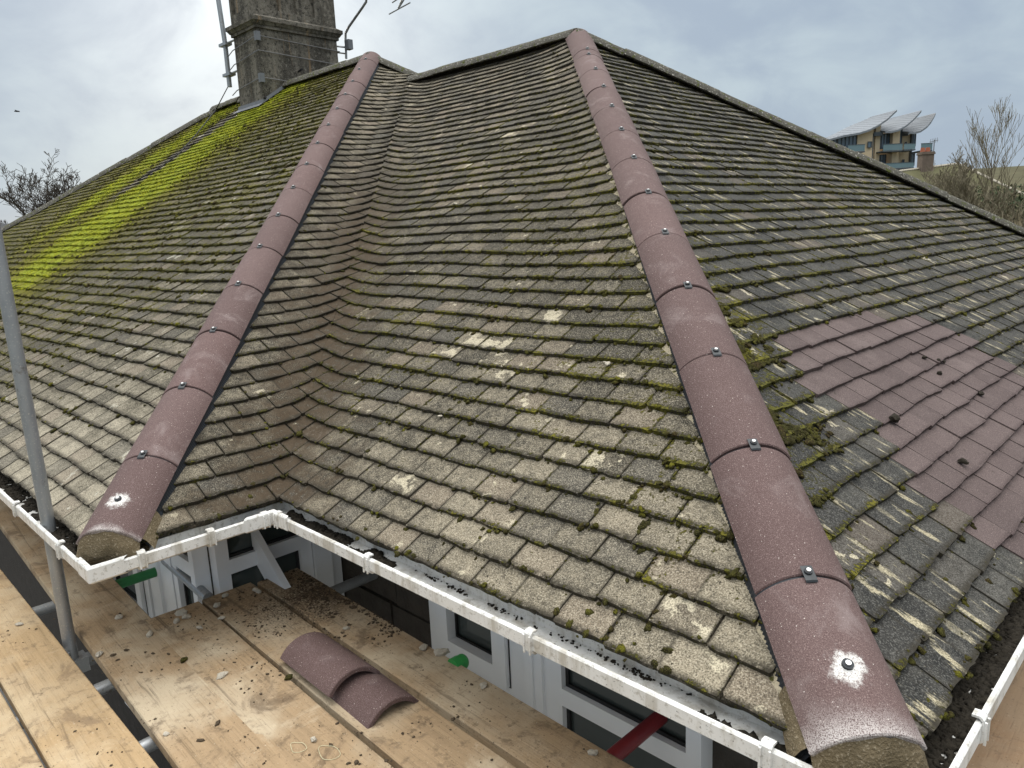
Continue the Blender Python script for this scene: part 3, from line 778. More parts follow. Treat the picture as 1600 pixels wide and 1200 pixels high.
def casement(origin, along, out, x0, x1, z0, z1, splits, jamb=.065, depth=.07, sash_rows=()):
    """a white window in a wall: frame with transoms at the given heights, panes as children"""
    o = Vector(origin); al = Vector(along); ou = Vector(out); fr = MB(); panes = []; gaps = []
    rot = Matrix((al, ou, Vector((0, 0, 1)))).transposed()
    def bar(a0, a1, b0, b1, d0=.0, d1=depth):
        fr.box(o+al*((a0+a1)/2)+ou*((d0+d1)/2)+Vector((0, 0, (b0+b1)/2)), (abs(a1-a0), abs(d1-d0), abs(b1-b0)), rot)
    bar(x0, x0+jamb, z0, z1); bar(x1-jamb, x1, z0, z1); bar(x0+jamb, x1-jamb, z1-jamb, z1); bar(x0+jamb, x1-jamb, z0, z0+jamb)
    zs = [z0+jamb]+[k for t in splits for k in (t-.035, t+.035)]+[z1-jamb]
    for t in splits: bar(x0+jamb, x1-jamb, t-.035, t+.035)
    for i in range(0, len(zs), 2):
        a0, a1, b0, b1 = x0+jamb+.004, x1-jamb-.004, zs[i]+.004, zs[i+1]-.004
        if i//2 in sash_rows:
            w_ = .075
            for (c0, c1, f0, f1) in ((a0, a0+w_, b0, b1), (a1-w_, a1, b0, b1), (a0+w_, a1-w_, b0, b0+w_), (a0+w_, a1-w_, b1-w_, b1)):
                bar(c0, c1, f0, f1, .012, depth+.022)
                gaps.append((c0-.006, c1+.006, f0-.006, f1+.006))
            a0, a1, b0, b1 = a0+w_, a1-w_, b0+w_, b1-w_
        panes.append((a0-.01, a1+.01, b0-.01, b1+.01))
    ob = fr.build('window', M['upvc'], house)
    if gaps:
        gs = MB(); c0, c1, f0, f1 = min(g[0] for g in gaps), max(g[1] for g in gaps), min(g[2] for g in gaps), max(g[3] for g in gaps)
        for (k0, k1, h0, h1) in ((c0, c0+.0075, f0, f1), (c1-.0075, c1, f0, f1), (c0+.0075, c1-.0075, f0, f0+.0075), (c0+.0075, c1-.0075, f1-.0075, f1)):
            gs.box(o+al*((k0+k1)/2)+ou*(depth-.004)+Vector((0, 0, (h0+h1)/2)), (k1-k0, .012, h1-h0), rot)
        gs.build('gasket', M['black'], ob).matrix_parent_inverse = Matrix.Identity(4)
    for a0, a1, b0, b1 in panes:
        pn = MB(); pn.box(o+al*((a0+a1)/2)+ou*.03+Vector((0, 0, (b0+b1)/2)), (a1-a0, .012, b1-b0), rot)
        p = pn.build('pane', M['glass'], ob); p.matrix_parent_inverse = Matrix.Identity(4)
        gs = MB()
        for (c0, c1, f0, f1) in ((a0, a0+.02, b0, b1), (a1-.02, a1, b0, b1), (a0+.02, a1-.02, b0, b0+.02), (a0+.02, a1-.02, b1-.02, b1)):
            gs.box(o+al*((c0+c1)/2)+ou*.041+Vector((0, 0, (f0+f1)/2)), (c1-c0, .012, f1-f0), rot)
        g = gs.build('gasket', M['black'], ob); g.matrix_parent_inverse = Matrix.Identity(4)
    return ob
# window of the wall under the middle slope: two lights with a mullion post, then the end post
casement((0, OV, 0), (1, 0, 0), (0, -1, 0), .272, .835, -1.75, -.20, [-.775], sash_rows=(1,))
pm = MB()
for x0, x1, d in ((.835, .875, .075), (.875, .915, .095), (.915, .955, .085), (.955, .985, .07)): pm.bx(x0, x1, OV-d, OV-.001, -1.75, -.17)
pm.build('mullion_post', M['upvc'], house)
casement((0, OV, 0), (1, 0, 0), (0, -1, 0), .985, 1.62, -1.75, -.20, [-.66], jamb=.055)
# short wall window and corner posts
casement((-OV, 0, 0), (0, 1, 0), (1, 0, 0), -.075, .40, -1.75, -.20, [-.42], jamb=.06)
pm = MB(); pm.bx(-OV+.001, -OV+.085, .405, .50, -1.75, -.14); pm.bx(-OV+.001, -OV+.06, .50, .565, -1.75, -.14); pm.build('corner_post', M['upvc'], house)
# windows in the wall under the left slope
yA = -B+OV
casement((0, yA, 0), (1, 0, 0), (0, -1, 0), -.86, -.585, -1.75, -.18, [-.42], jamb=.05)
pm = MB()
for x0, x1, d in ((-1.25, -1.16, .06), (-1.16, -1.05, .08), (-1.05, -.95, .065), (-.95, -.865, .075)): pm.bx(x0, x1, yA-d, yA-.001, -1.75, -.17)
pm.build('mullion_post', M['upvc'], house)
casement((0, yA, 0), (1, 0, 0), (0, -1, 0), -2.05, -1.255, -1.75, -.18, [-1.02], jamb=.07, sash_rows=(1,))

# ------------------------------------------------------------ gutters
GP = [(-.058, -.012), (-.058, -.052), (.046, -.054), (.056, -.046), (.056, -.010), (.052, -.006), (.044, -.006), (.044, -.011), (.051, -.014), (.051, -.042), (.044, -.047), (-.053, -.046), (-.053, -.012)]
def gutter_run(i, cutlen=None, label=None):
    mb = MB(); rows = []
    for k in (i, i+1): rows.append([(offs(o)[k][0], offs(o)[k][1], z) for o, z in GP])
    n = 60 if i != 3 else 40; full = []
    for t in range(n+1):
        s = t/n; full.append([tuple(a_+(b_-a_)*s for a_, b_ in zip(p, r_)) for p, r_ in zip(rows[0], rows[1])])
    mb.grid(full, closed=True)
    g = mb.build('gutter', M['pvc'], house, smooth=40)
    if label: g['label'] = label
    return g
gl = gutter_run(0); gs_ = gutter_run(1); gm = gutter_run(2); gr = gutter_run(3, None, 'gutter choked with black silt')
def bracket(g, i, t, wd=.026):
    """a strap clip round the gutter of run i, t metres from its first corner"""
    a_, b_ = Vector((*offs(0)[i], 0)), Vector((*offs(0)[i+1], 0)); d = (b_-a_).normalized(); nrm = Vector((d.y, -d.x, 0)); p = a_+d*t; mb = MB()
    prof = [(.036, .006), (.052, .007), (.060, -.001), (.061, -.050), (.047, -.062), (-.062, -.060), (-.062, -.040)]
    inn = [(.036, .001), (.050, .0015), (.0555, -.004), (.0565, -.047), (.045, -.0565), (-.059, -.0555), (-.059, -.040)]
    rows = []
    for s in (-wd/2, wd/2): rows.append([p+d*s+nrm*o+Vector((0, 0, z)) for o, z in prof+inn[::-1]])
    mb.grid(rows, closed=True); k = len(prof)
    for r_ in rows: mb.add(r_, [(j, j+1, 2*k-2-j, 2*k-1-j) for j in range(k-1)])
    for s in (-wd/2, wd/2-.005):
        for (o, z) in ((.063, -.03),): mb.box(p+d*(s+.0025)+nrm*o+Vector((0, 0, z)), (.005, .005, .052), Matrix((d, nrm, Vector((0, 0, 1)))).transposed())
    o = mb.build('bracket', M['pvc'], g); o.matrix_parent_inverse = Matrix.Identity(4)
for t in (.70, 1.44, .09, 2.1): bracket(gm, 2, t, .026)
for t in (.115, .36, .575): bracket(gs_, 1, t, .026)
for t in (LEN-.93, LEN-1.9, LEN-.28, LEN-3.2): bracket(gl, 0, t)
for t in (.32, 1.2, 2.1): bracket(gr, 3, t)
for i in (1, 2, 3):                                     # moulded angle pieces at the corners
    cn = MB()
    for s, (dx, dy) in enumerate(((offs(0)[i-1][0]-offs(0)[i][0], offs(0)[i-1][1]-offs(0)[i][1]), (offs(0)[i+1][0]-offs(0)[i][0], offs(0)[i+1][1]-offs(0)[i][1]))):
        l_ = math.hypot(dx, dy); dx, dy = dx/l_, dy/l_; rows = []
        for t in (0, .115):
            r_ = []
            for o, z in ((.040, .003), (.055, .003), (.0585, -.002), (.0585, -.049), (.046, -.0585), (-.05, -.0585)):
                c0 = offs(o)[i]; m0 = offs(o)[i-1] if s == 0 else offs(o)[i+1]
                tt = t+(0 if t == 0 else 0)
                r_.append((c0[0]+dx*tt, c0[1]+dy*tt, z))
            rows.append(r_)
        cn.grid(rows)
    cn.build('gutter_angle', M['pvc'], house)

# silt and moss crumbs lying in the gutters
si = []
def silt(i, t0, t1, n, dens, o0=-.045, o1=.03, size=(.004, .016)):
    a_, b_ = Vector((*offs(0)[i], 0)), Vector((*offs(0)[i+1], 0)); d = (b_-a_).normalized(); nrm = Vector((d.y, -d.x, 0))
    for _ in range(n):
        t = random.uniform(t0, t1); o = random.uniform(o0, o1)
        if mnoise.noise(Vector((t*7, o*30, i*3.3)))+.5*mnoise.noise(Vector((t*31, o*60, i))) < dens: continue
        si.append((a_+d*t+nrm*o+Vector((0, 0, -.045)), (0, 0, 1), random.uniform(*size), .7))
silt(2, .02, .75, 520, -.15, -.045, .012); silt(2, .7, 2.33, 200, .15, .0, .014, (.0015, .006)); silt(2, .6, 2.3, 160, .05, .018, .036, (.002, .008)); silt(2, 1.9, 2.37, 150, -.1)
silt(1, .0, .14, 160, -.3, -.045, .02); silt(1, .4, .66, 130, -.1, -.045, .035); silt(0, LEN-.35, LEN+.04, 260, -.35); silt(0, LEN-3, LEN-.3, 1100, -.45, -.05, .02); silt(3, -.04, 3.0, 3600, -.9, -.05, .035, (.004, .014)); silt(2, .6, 2.3, 420, .05, -.05, -.03, (.0015, .0045))
blobs('gutter_silt', si, M['silt'], None, .5)
tag(bpy.data.objects['gutter_silt'], 'black silt and moss crumbs lying along the white gutters', 'silt', None, 'stuff')

# ------------------------------------------------------------ chimney of the house
CX0, CX1, CY0, CY1 = -6.88, -6.26, 3.47, 4.60
ch = MB()
def slab(mb, e, z0, z1, mi=0, e1=None):
    e1 = e if e1 is None else e1
    vs = [(CX0-e, CY0-e, z0), (CX1+e, CY0-e, z0), (CX1+e, CY1+e, z0), (CX0-e, CY1+e, z0), (CX0-e1, CY0-e1, z1), (CX1+e1, CY0-e1, z1), (CX1+e1, CY1+e1, z1), (CX0-e1, CY1+e1, z1)]
    mb.add(vs, [(3, 2, 1, 0), (4, 5, 6, 7), (0, 1, 5, 4), (1, 2, 6, 5), (2, 3, 7, 6), (3, 0, 4, 7)], mi)
slab(ch, .012, 1.6, 3.60, 0, -.004)
cho = ch.build('chimney_stack', M['render'], house)
cc = MB(); slab(cc, .020, 3.60, 3.635); slab(cc, .028, 3.635, 3.675, 0, .055); slab(cc, .062, 3.675, 3.72); slab(cc, .055, 3.72, 3.76, 0, -.01)
cc.build('cornice', M['render'], cho).matrix_parent_inverse = Matrix.Identity(4)
cu_ = MB(); slab(cu_, -.035, 3.74, 4.13)
for y0, y1 in ((CY0, CY0+.17), (CY0+.33, CY0+.37), (CY0+.57, CY0+.61), (CY1-.30, CY1)): cu_.bx(CX1-.04, CX1+.005, y0, y1, 3.74, 4.12)
for x0, x1 in ((CX0, CX0+.05), (CX1-.14, CX1+.006)): cu_.bx(x0, x1, CY0-.006, CY0+.04, 3.74, 4.12)
cu_.bx(CX1-.04, CX1+.004, CY0, CY1, 3.74, 3.83); cu_.bx(CX0, CX1-.15, CY0-.004, CY0+.04, 3.74, 3.85)
slab(cu_, -.01, 4.13, 4.16); slab(cu_, -.01, 4.16, 4.24, 0, -.16)
cu_.build('upper_stack', M['render'], cho).matrix_parent_inverse = Matrix.Identity(4)
ld = MB()
zr = lambda y: (y+B)*T
ld.add([(CX0-.03, CY0-.016, zr(CY0)+.06), (CX1+.016, CY0-.016, zr(CY0)+.06), (CX1+.03, CY0-.02, zr(CY0)+.02), (CX0-.05, CY0-.02, zr(CY0)+.02), (CX1+.05, CY0-.10, zr(CY0-.10)+.035), (CX0-.05, CY0-.10, zr(CY0-.10)+.035)], [(0, 1, 2, 3), (3, 2, 4, 5)])
rows = []
for j in range(8):
    y = CY0-.02+j*.055; rows.append([(CX1+.014, y, zr(y)+.07), (CX1+.018, y, zr(y)+.03), (CX1+.045, y, zr(y)+.032)])
ld.grid(rows); ld.build('flashing', M['lead'], cho).matrix_parent_inverse = Matrix.Identity(4)

mast = empty('aerial_mast', (-7.02, 3.5, 3.0), 'old grey aerial mast strapped with wires to the left side of the chimney', 'aerial mast')
mp = [(-7.08, 3.5, 3.04), (-7.14, 3.5, 4.6)]
a_ = MB(); a_.tube([at_plane(359, 136, (0, 1, 0), 3.5), at_plane(352, 70, (0, 1, 0), 3.5), at_plane(338, -20, (0, 1, 0), 3.5), at_plane(329, -90, (0, 1, 0), 3.5)], .030, 12); a_.build('pole', M['galv'], mast, smooth=40)
for v in (70, 117):
    a_ = MB(); p = at_plane(352 if v == 70 else 358, v, (0, 1, 0), 3.5)
    a_.box(p, (.20, .09, .035)); a_.tube([p+Vector((.02, -.02, 0)), Vector((CX0-.005, CY0+.06, p.z+.02))], .014, 8); a_.build('clamp', M['galv'], mast)
for z in (3.50, 3.33, 3.02):
    a_ = MB(); e = .018; zl = z-.05
    a_.tube([(CX0-.25, 3.5, zl-.02), (CX0-e, CY0-e, zl), (CX1+e, CY0-e, z+.005), (CX1+e, CY1+e, z-.035), (CX0-e, CY1+e, z-.04)], .006, 6); a_.build('lashing_wire', M['wire'], mast)
for z in (3.50, 3.02):
    a_ = MB(); a_.bx(CX1-.03, CX1+.024, CY0-.026, CY0-.018, z-.05, z+.055); a_.bx(CX1+.018, CX1+.026, CY0-.026, CY0+.03, z-.05, z+.055); a_.build('corner_plate', M['lead'], mast)

ta = empty('tv_aerial', (-6.1, 4.75, 3.3), 'thin cranked mast carrying a rake shaped aerial to the right of the chimney', 'tv aerial')
ay = 4.75; A_ = lambda u, v: at_plane(u, v, (0, 1, 0), ay)
a_ = MB(); a_.tube([A_(541, 92), A_(540, 62), A_(540, 52), A_(545, 42), A_(566, 12), A_(572, 3), A_(573, -12), A_(573, -60)], .016, 8); a_.build('mast', M['alu'], ta, smooth=50)
a_ = MB(); p = A_(545, 70); a_.box(p, (.09, .07, .12)); a_.build('junction_box', M['lead'], ta)
a_ = MB(); p = A_(541, 74); a_.tube([p, (CX1-.04, CY1, p.z)], .012, 6); p = A_(541, 84); a_.tube([p, (CX1-.04, CY1, p.z)], .010, 6); a_.build('wall_bracket', M['alu'], ta)
a_ = MB(); a_.tube([A_(573, -55), A_(600, -40), A_(636, -8), A_(622, 14)], .010, 6); a_.tube([A_(640, -30), A_(622, 14)], .010, 6); a_.build('boom', M['alu'], ta)
for (u0, v0, u1, v1) in ((608, 22, 641, 4), (613, 4, 640, -14), (622, -12, 648, -28)):
    a_ = MB(); a_.tube([A_(u0, v0), A_(u1, v1)], .008, 6); a_.build('element', M['alu'], ta)
cb = MB(); L_ = lambda u, v, h=.03: at_plane(u, v, (0, -T, 1), B*T+h)
cb.tube([at_plane(357, 134, (0, 1, 0), 3.5), L_(338, 170, .09), L_(310, 206, .06), L_(282, 238, .05), L_(250, 262, .045), L_(215, 281, .03)], .0065, 6)
tag(cb.build('aerial_cable', M['cable']), 'thin black cable running from the chimney mast down the mossy tiles', 'cable')
cb = MB(); cb.tube([Vector((CX1+.025, CY0+.0, 2.78)), L_(432, 140, .04), L_(455, 120, .05), L_(472, 108, .12)], .013, 6)
tag(cb.build('aerial_cable', M['cable']), 'short black cable lying up the roof against the chimney base', 'cable')

# ------------------------------------------------------------ scaffold
def board(xa, ya, xb, yb, wd, mat, label, z=ZB, th=.038, flat=False):
    """a board whose left end is at (xa, ya) and right end at (xb, yb); its own axes run along it"""
    a_, b_ = Vector((xa, ya, z)), Vector((xb, yb, z)); d = b_-a_; ln = d.length; mb = MB(); n = 40; rows = []
    sd = random.random()*50
    for i in range(n+1):
        x = ln*i/n; j0 = .0022*mnoise.noise(Vector((x*3, sd, 0))); j1 = .0022*mnoise.noise(Vector((x*3, sd+9, 0))); zz = .002*mnoise.noise(Vector((x*1.3, sd, 4)))
        h = wd/2
        rows.append([(x, -h+j0, -th+zz), (x, -h+j0, -.004+zz), (x, -h+.004+j0, zz), (x, -h*.4, zz+.0006), (x, h*.4, zz-.0004), (x, h-.004+j1, zz), (x, h+j1, -.004+zz), (x, h+j1, -th+zz)])
    mb.grid(rows, closed=True); k = len(rows[0])
    mb.add(rows[0], [tuple(range(k))[::-1]]); mb.add(rows[-1], [tuple(range(k))])
    o = mb.build('scaffold_board', mat, smooth=40); o.location = a_; o.rotation_euler = (0, 0, math.atan2(d.y, d.x))
    return tag(o, label, 'scaffold board', 'boards of the scaffold deck')
board(-3.4, -1.30, 2.2, -1.335, .225, M['wood_warm'], 'ochre board in the bottom left corner, outermost of the deck')
board(-3.4, -1.062, 2.2, -1.078, .225, M['wood_warm'], 'ochre board at the lower left edge, second in from the outside')
board(-3.4, -.815, 2.2, -.842, .228, M['wood_warm'], 'wide sandy ochre board just outside the upright pole')
board(-3.1, -.412, 2.2, -.618, .250, M['wood_pale'], 'board passing under the corner of the gutter with a pale rubbed patch at its middle')
board(-.462, -.305, 3.3, -.435, .226, M['wood_pale'], 'dusty board beside the wide gap, its end ragged with mortar chips')
board(-.455, -.066, 3.3, -.172, .228, M['wood_pale'], 'board carrying the two loose half round tiles')
board(-.425, .168, 2.12, .112, .205, M['wood_pale'], 'dirt covered board running close under the long white gutter')
board(2.335, .20, 2.295, 4.2, .225, M['wood_brown'], 'brown board half hidden under the right hand gutter')
board(2.572, .20, 2.532, 4.2, .225, M['wood_brown'], 'brown board beyond the right hand gutter in the bottom right corner')
pole = empty('scaffold_pole', (-.56, -.672, GROUND), 'tall galvanised upright standing between the boards at the left', 'scaffold pole')
a_ = MB(); pts = [(-.562, -.680, GROUND), (-.562, -.680, 0), (-.565, -.69, 1.7)]; a_.tube(pts, .0242, 24); a_.build('tube', M['galv'], pole, smooth=50)
a_ = MB(); a_.box((-.562, -.672, -.62), (.075, .085, .06)); a_.tube([(-.562, -.63, -.62), (-.562, -.56, -.62)], .03, 10); a_.tube([(-.53, -.70, -.59), (-.53, -.70, -.545)], .010, 8); a_.build('coupler', M['galv'], pole)
def xtube(pts, label, endmat=None, endlen=.3, name='scaffold_tube', r=.0242):
    p0, p1 = Vector(pts[0]), Vector(pts[1]); d = (p1-p0).normalized(); o = empty(name, p0, label, 'scaffold tube', 'tubes under the scaffold deck')
    mid = p1-d*endlen if endmat else p1
    a_ = MB(); a_.tube([p0, mid], r, 18); a_.tube([p0+d*-.001, p0+d*.002], r*.88, 14); a_.build('tube', M['galv'], o, smooth=50)
    if endmat:
        a_ = MB(); a_.tube([mid, p1], r+.0004, 18); a_.build('painted_end', endmat, o, smooth=50)
    return o
zt = -.5645
xtube([(-1.08, -1.6, zt), (-1.08, -.13, zt)], 'tube under the deck with a green painted end by the left windows', M['greenpaint'], .42)
xtube([(-.19, -1.6, zt), (-.19, .55, zt)], 'plain grey tube crossing under the deck near the inner corner')
xtube([(.28, -1.6, zt), (.28, .20, zt)], 'plain grey tube crossing under the deck near the loose tiles')
xtube([(1.43, -1.6, zt), (1.45, .565, zt)], 'tube with a red painted end reaching to the dark window', M['redpaint'], .50)
xtube([(.72, -1.6, zt), (.705, .22, zt)], 'grey tube whose end wears the green cap')
xtube([(-.98, -.135, -.478), (-.50, -.135, -.52)], 'short grey tube poking out beside the white window frame')
cap = MB(); cap.v = []; 
bm = bmesh.new(); bmesh.ops.create_uvsphere(bm, u_segments=20, v_segments=12, radius=.029)
for v in bm.verts: v.co.y = v.co.y*.8 if v.co.y > 0 else v.co.y*1.2
bmesh.ops.create_cone(bm, cap_ends=True, segments=20, radius1=.031, radius2=.031, depth=.03, matrix=Matrix.Translation((0, -.03, 0)) @ Matrix.Rotation(R(90), 4, 'X'))
me = bpy.data.meshes.new('tube_cap'); bm.to_mesh(me); bm.free(); me.materials.append(M['greenplastic']); me.polygons.foreach_set('use_smooth', [True]*len(me.polygons)); me.set_sharp_from_angle(angle=R(40))
o = bpy.data.objects.new('tube_cap', me); COL.objects.link(o); o.location = at_z(722, 1034, -.512)
tag(o, 'round bright green plastic cap beside the board under the long gutter', 'cap')
bt = MB(); bt.box((-.42, .13, -.455), (.44, .03, .13), Matrix.Rotation(R(38), 3, 'Y')); 
o = bt.build('timber_batten', M['upvc']); tag(o, 'white painted batten leaning in the corner behind the board ends', 'batten')

# two loose half round tiles
def loose(p0, p1, lift, tilt, label):
    p0, p1 = Vector(p0), Vector(p1); mb = MB(); d = p1-p0; dep = HR*(1-math.cos(HA))
    M4 = frame(p0+Vector((0, 0, lift+HR*(1-math.cos(R(56))))), d)
    arc_tile(mb, M4, 0, d.length, HR-.01, R(56), .016, jit=.0004, nseg=28, nl=8)
    o = mb.build('loose_ridge_tile', material('dusty_purple_concrete', hip_fn(None), .85, .3), smooth=35)
    return tag(o, label, 'roof tile', 'loose roof tiles on the deck')
loose((.40, -.075, ZB-.004), (.845, -.095, ZB-.004), .0, 0, 'loose purple half round tile lying flat on the boards, under the other')
loose((.285, -.098, ZB+.020), (.655, -.118, ZB+.036), .002, .0, 'loose purple half round tile with a chalky pale end, stacked over the other')

# chips and stones that can be counted
def chip(p, r, label, name='mortar_chunk', mat='stone', fl_=.55, grp='mortar chunks scattered on the deck', cat='rubble'):
    bm = bmesh.new(); bmesh.ops.create_icosphere(bm, subdivisions=2, radius=r); sd = random.random()*90; ax = Vector((random.uniform(.9, 1.5), random.uniform(.6, .9), fl_))
    for v in bm.verts:
        d = v.co.normalized(); v.co = Vector((v.co.x*ax.x, v.co.y*ax.y, v.co.z*ax.z))*(1+.5*mnoise.noise(d*1.3+Vector((sd, 0, 0)))+.2*mnoise.noise(d*3+Vector((sd, 4, 0))))
    me = bpy.data.meshes.new(name); bm.to_mesh(me); bm.free(); me.materials.append(M[mat])
    o = bpy.data.objects.new(name, me); COL.objects.link(o); o.location = Vector(p)+Vector((0, 0, r*fl_*.75)); o.rotation_euler = (random.uniform(-.2, .2), random.uniform(-.2, .2), random.uniform(0, 6))
    return tag(o, label, cat, grp)
for u, v, r, lab in [(283, 960, .022, 'largest pale mortar flake at the ragged end of the dusty board'), (291, 966, .016, 'smaller mortar flake touching the largest one at the board end'), (276, 972, .014, 'mortar flake just below the pair at the dusty board end'), (312, 982, .013, 'flat mortar flake a little way along the dusty board'),
                     (340, 948, .018, 'pale mortar lump at the joint of the two middle boards, near their ends'), (346, 967, .012, 'small mortar lump in the joint below the pale lump'), (352, 932, .016, 'grey mortar lump on the back edge of the middle board'), (402, 925, .020, 'mortar lump at the back of the dirt covered board'),
                     (690, 1023, .024, 'pale mortar chunk beside the green cap'), (662, 1014, .017, 'pale mortar chunk further back on the edge by the dark wall'), (756, 1073, .014, 'single mortar chunk on the board below the casement window'), (926, 1178, .014, 'mortar chunk near the bottom edge beside the red tube'),
                     (541, 983, .012, 'lone mortar bit above the loose tiles'), (186, 966, .016, 'brown mortar flake on the board under the gutter corner'), (234, 993, .014, 'mortar flake near the inner edge of the board under the gutter corner'), (155, 1024, .014, 'dark mortar flake beside the foot of the upright pole'), (30, 977, .012, 'mortar crumb on the sandy board left of the pole'), (260, 1148, .010, 'mortar crumb at the bottom of the board with the rubbed patch'), (346, 1058, .016, 'brown flat flake on the dusty board left of the loose tiles'), (490, 1157, .012, 'brown flake lying next to the twine loops')]:
    chip(at_z(u, v, ZB), r, lab)
chip(at_z(288, 1034, ZB), .013, 'green moss tuft stuck in the joint between two boards', 'moss_tuft', 'moss', .8, None, 'moss')
chip(at_z(452, 1061, ZB), .012, 'green moss tuft by the back corner of the loose tiles', 'moss_tuft', 'moss', .8, None, 'moss')
for u, v, r in [(517, 572, .013), (452, 690, .011), (950, 569, .014), (712, 320, .02), (688, 651, .011), (945, 566, .006)]:
    p = at_plane(u, v, (0, -T, 1), .015)
    lab = {517: 'pale leaf chip lying in the valley half way up', 452: 'pale leaf chip lying low in the valley', 950: 'pinkish leaf on the grey slope near the right hip', 712: 'white chip high on the grey slope', 688: 'small white chip in the middle of the grey slope', 945: 'tiny chip next to the pinkish leaf'}[u]
    chip(p, r, lab, 'fallen_chip', 'stone', .35, None, 'chip')
for u, v, r in [(1398, 658, .020), (1466, 566, .014), (1475, 567, .010), (1468, 585, .012), (1445, 560, .010), (1533, 617, .013), (1505, 724, .014), (1460, 503, .012)]:
    p = at_plane(u, v, (T, 0, 1), A*T+.012)
    lab = {1398: 'largest dark clod on the new purple tiles', 1466: 'dark clod in the cluster near the top of the new tiles', 1475: 'dark clod just right of the cluster on the new tiles', 1468: 'dark clod just under the cluster on the new tiles', 1445: 'dark clod left of the cluster on the new tiles', 1533: 'dark clod at the right of the new tiles', 1505: 'dark clod near the lower edge of the new tiles', 1460: 'dark clod at the top edge of the new tiles'}[u]
    chip(p, r, lab, 'soil_clod', 'silt', .7, 'dark clods on the new tiles', 'clod')
# fine crumbs: nobody could count them
cr = []
def crumbs(n, xr, yr, dens, sz, seed):
    for _ in range(n):
        x, y = random.uniform(*xr), random.uniform(*yr)
        if mnoise.noise(Vector((x*3.2, y*5, seed)))+.4*mnoise.noise(Vector((x*13, y*13, seed))) < dens: continue
        cr.append(((x, y, ZB+.002), (0, 0, 1), random.uniform(sz*.3, sz)*random.random(), .6))
crumbs(1500, (-.43, .45), (.07, .26), -.15, .007, 1); crumbs(60, (-.40, .25), (.10, .26), -.3, .016, 1); crumbs(500, (-.4, .5), (-.17, .05), -.05, .006, 2); crumbs(330, (-.4, 1.2), (-.4, -.2), .1, .006, 3); crumbs(300, (-.9, 1.2), (-.7, -.45), .1, .006, 4); crumbs(70, (-.4, 1.2), (-.7, .2), -.2, .012, 8); crumbs(600, (.4, 1.8), (-.2, .2), .05, .006, 5); crumbs(500, (-1, 1), (-1.2, -.75), .1, .005, 6)
tag(blobs('soil_crumbs', cr, M['soil'], None, .35), 'dark soil and moss crumbs strewn over the scaffold boards', 'crumbs', None, 'stuff')
for (u, v, rx, ry, lab) in ((465, 1168, .030, .020, 'small loop of pale twine on the boards at the bottom'), (513, 1176, .042, .026, 'larger loop of pale twine on the boards at the bottom')):
    c_ = at_z(u, v, ZB); tw = MB(); tw.tube([c_+Vector((rx*math.cos(a_)+.004*math.sin(3*a_), ry*math.sin(a_)+.004*math.sin(2*a_), .002+.001*math.sin(5*a_))) for a_ in [i*.33 for i in range(20)]], .0009, 5)
    tag(tw.build('twine_loop', M['twine']), lab, 'twine')

# ------------------------------------------------------------ ground and what stands beyond
def gz(x, y):
    d = math.hypot(x, y); a_ = (x*-.3+y*.95)
    return GROUND+max(0, min(1, (a_-25)/90))**1.4*9.5-0.0
gd = MB(); rows = []
xs = [-900, -500, -300, -200]+[-150+10*i for i in range(36)]+[260, 400, 900]; ys = [-900, -300, -100]+[-60+10*i for i in range(26)]+[250, 350, 600, 1200]
for y in ys: rows.append([(x, y, gz(x, y)) for x in xs])
gd.grid(rows); tag(gd.build('ground', M['grass'], smooth=60), None, None, None, 'structure')
pv = MB(); pv.bx(-16, 9, -9, 10, GROUND-.1, GROUND+.02); tag(pv.build('paving', M['ground']), None, None, None, 'structure')

def tree(name, base, h, spread, label, cat, mats, seed, levels=4, nb=(7, 6, 5, 4), r0=.16, up=.4, trunk=.3, twist=.25, lean=(0, 0), group=None, minr=.006, sides=4):
    rs = random.Random(seed); root = empty(name, base, label, cat, group); tr = MB(); cw = MB(); b0 = Vector(base)
    def limb(mb, p, d, ln, r, n=5):
        pts = [p]; rad = [r]; dd = d.copy()
        for i in range(n):
            dd = (dd+Vector((rs.uniform(-1, 1), rs.uniform(-1, 1), rs.uniform(-.5, 1)*.6))*twist).normalized()
            p = p+dd*ln/n; pts.append(p); rad.append(max(minr, r*(1-.72*(i+1)/n)))
        mb.tube(pts, rad, sides if r < .05 else 7, cap=False); return pts, rad
    def grow(p, d, ln, r, lv):
        pts, rad = limb(tr if lv == 0 else cw, p, d, ln, r, 7 if lv == 0 else 4)
        if lv >= levels: return
        for k in range(nb[lv]):
            t = rs.uniform(trunk if lv == 0 else .2, 1.0); i = min(len(pts)-2, int(t*(len(pts)-1))); q_ = pts[i].lerp(pts[i+1], t*(len(pts)-1)-i)
            dd = (pts[i+1]-pts[i]).normalized(); a_ = rs.uniform(0, 6.28); side = dd.orthogonal().normalized(); side = Matrix.Rotation(a_, 3, dd) @ side
            nd = (dd*rs.uniform(.3, .9)+side*spread*rs.uniform(.6, 1.2)+Vector((0, 0, up))).normalized()
            grow(q_, nd, ln*rs.uniform(.42, .66)*(1.05-.3*t), max(minr, rad[i]*.58), lv+1)
    grow(b0, Vector((lean[0], lean[1], 1)).normalized(), h*.62, r0, 0)
    tr.build('trunk', mats[0], root, smooth=60, fix=False); cw.build('crown', mats[1], root, fix=False)
    return root
def gbase(p): return (p.x, p.y, gz(p.x, p.y)-.1)
def th(u, v, d):
    """height of the pixel above the ground below it"""
    p = at_d(u, v, d); return p, p.z-gz(p.x, p.y)
p, h_ = th(32, 272, 42); tree('oak_tree', gbase(p), h_*1.28, .95, 'bare twisted oak on the skyline at the far left', 'tree', (M['bark'], M['twig_dark']), 5, 4, (12, 8, 6, 5), .24, .34, .40, .34, minr=.0115)
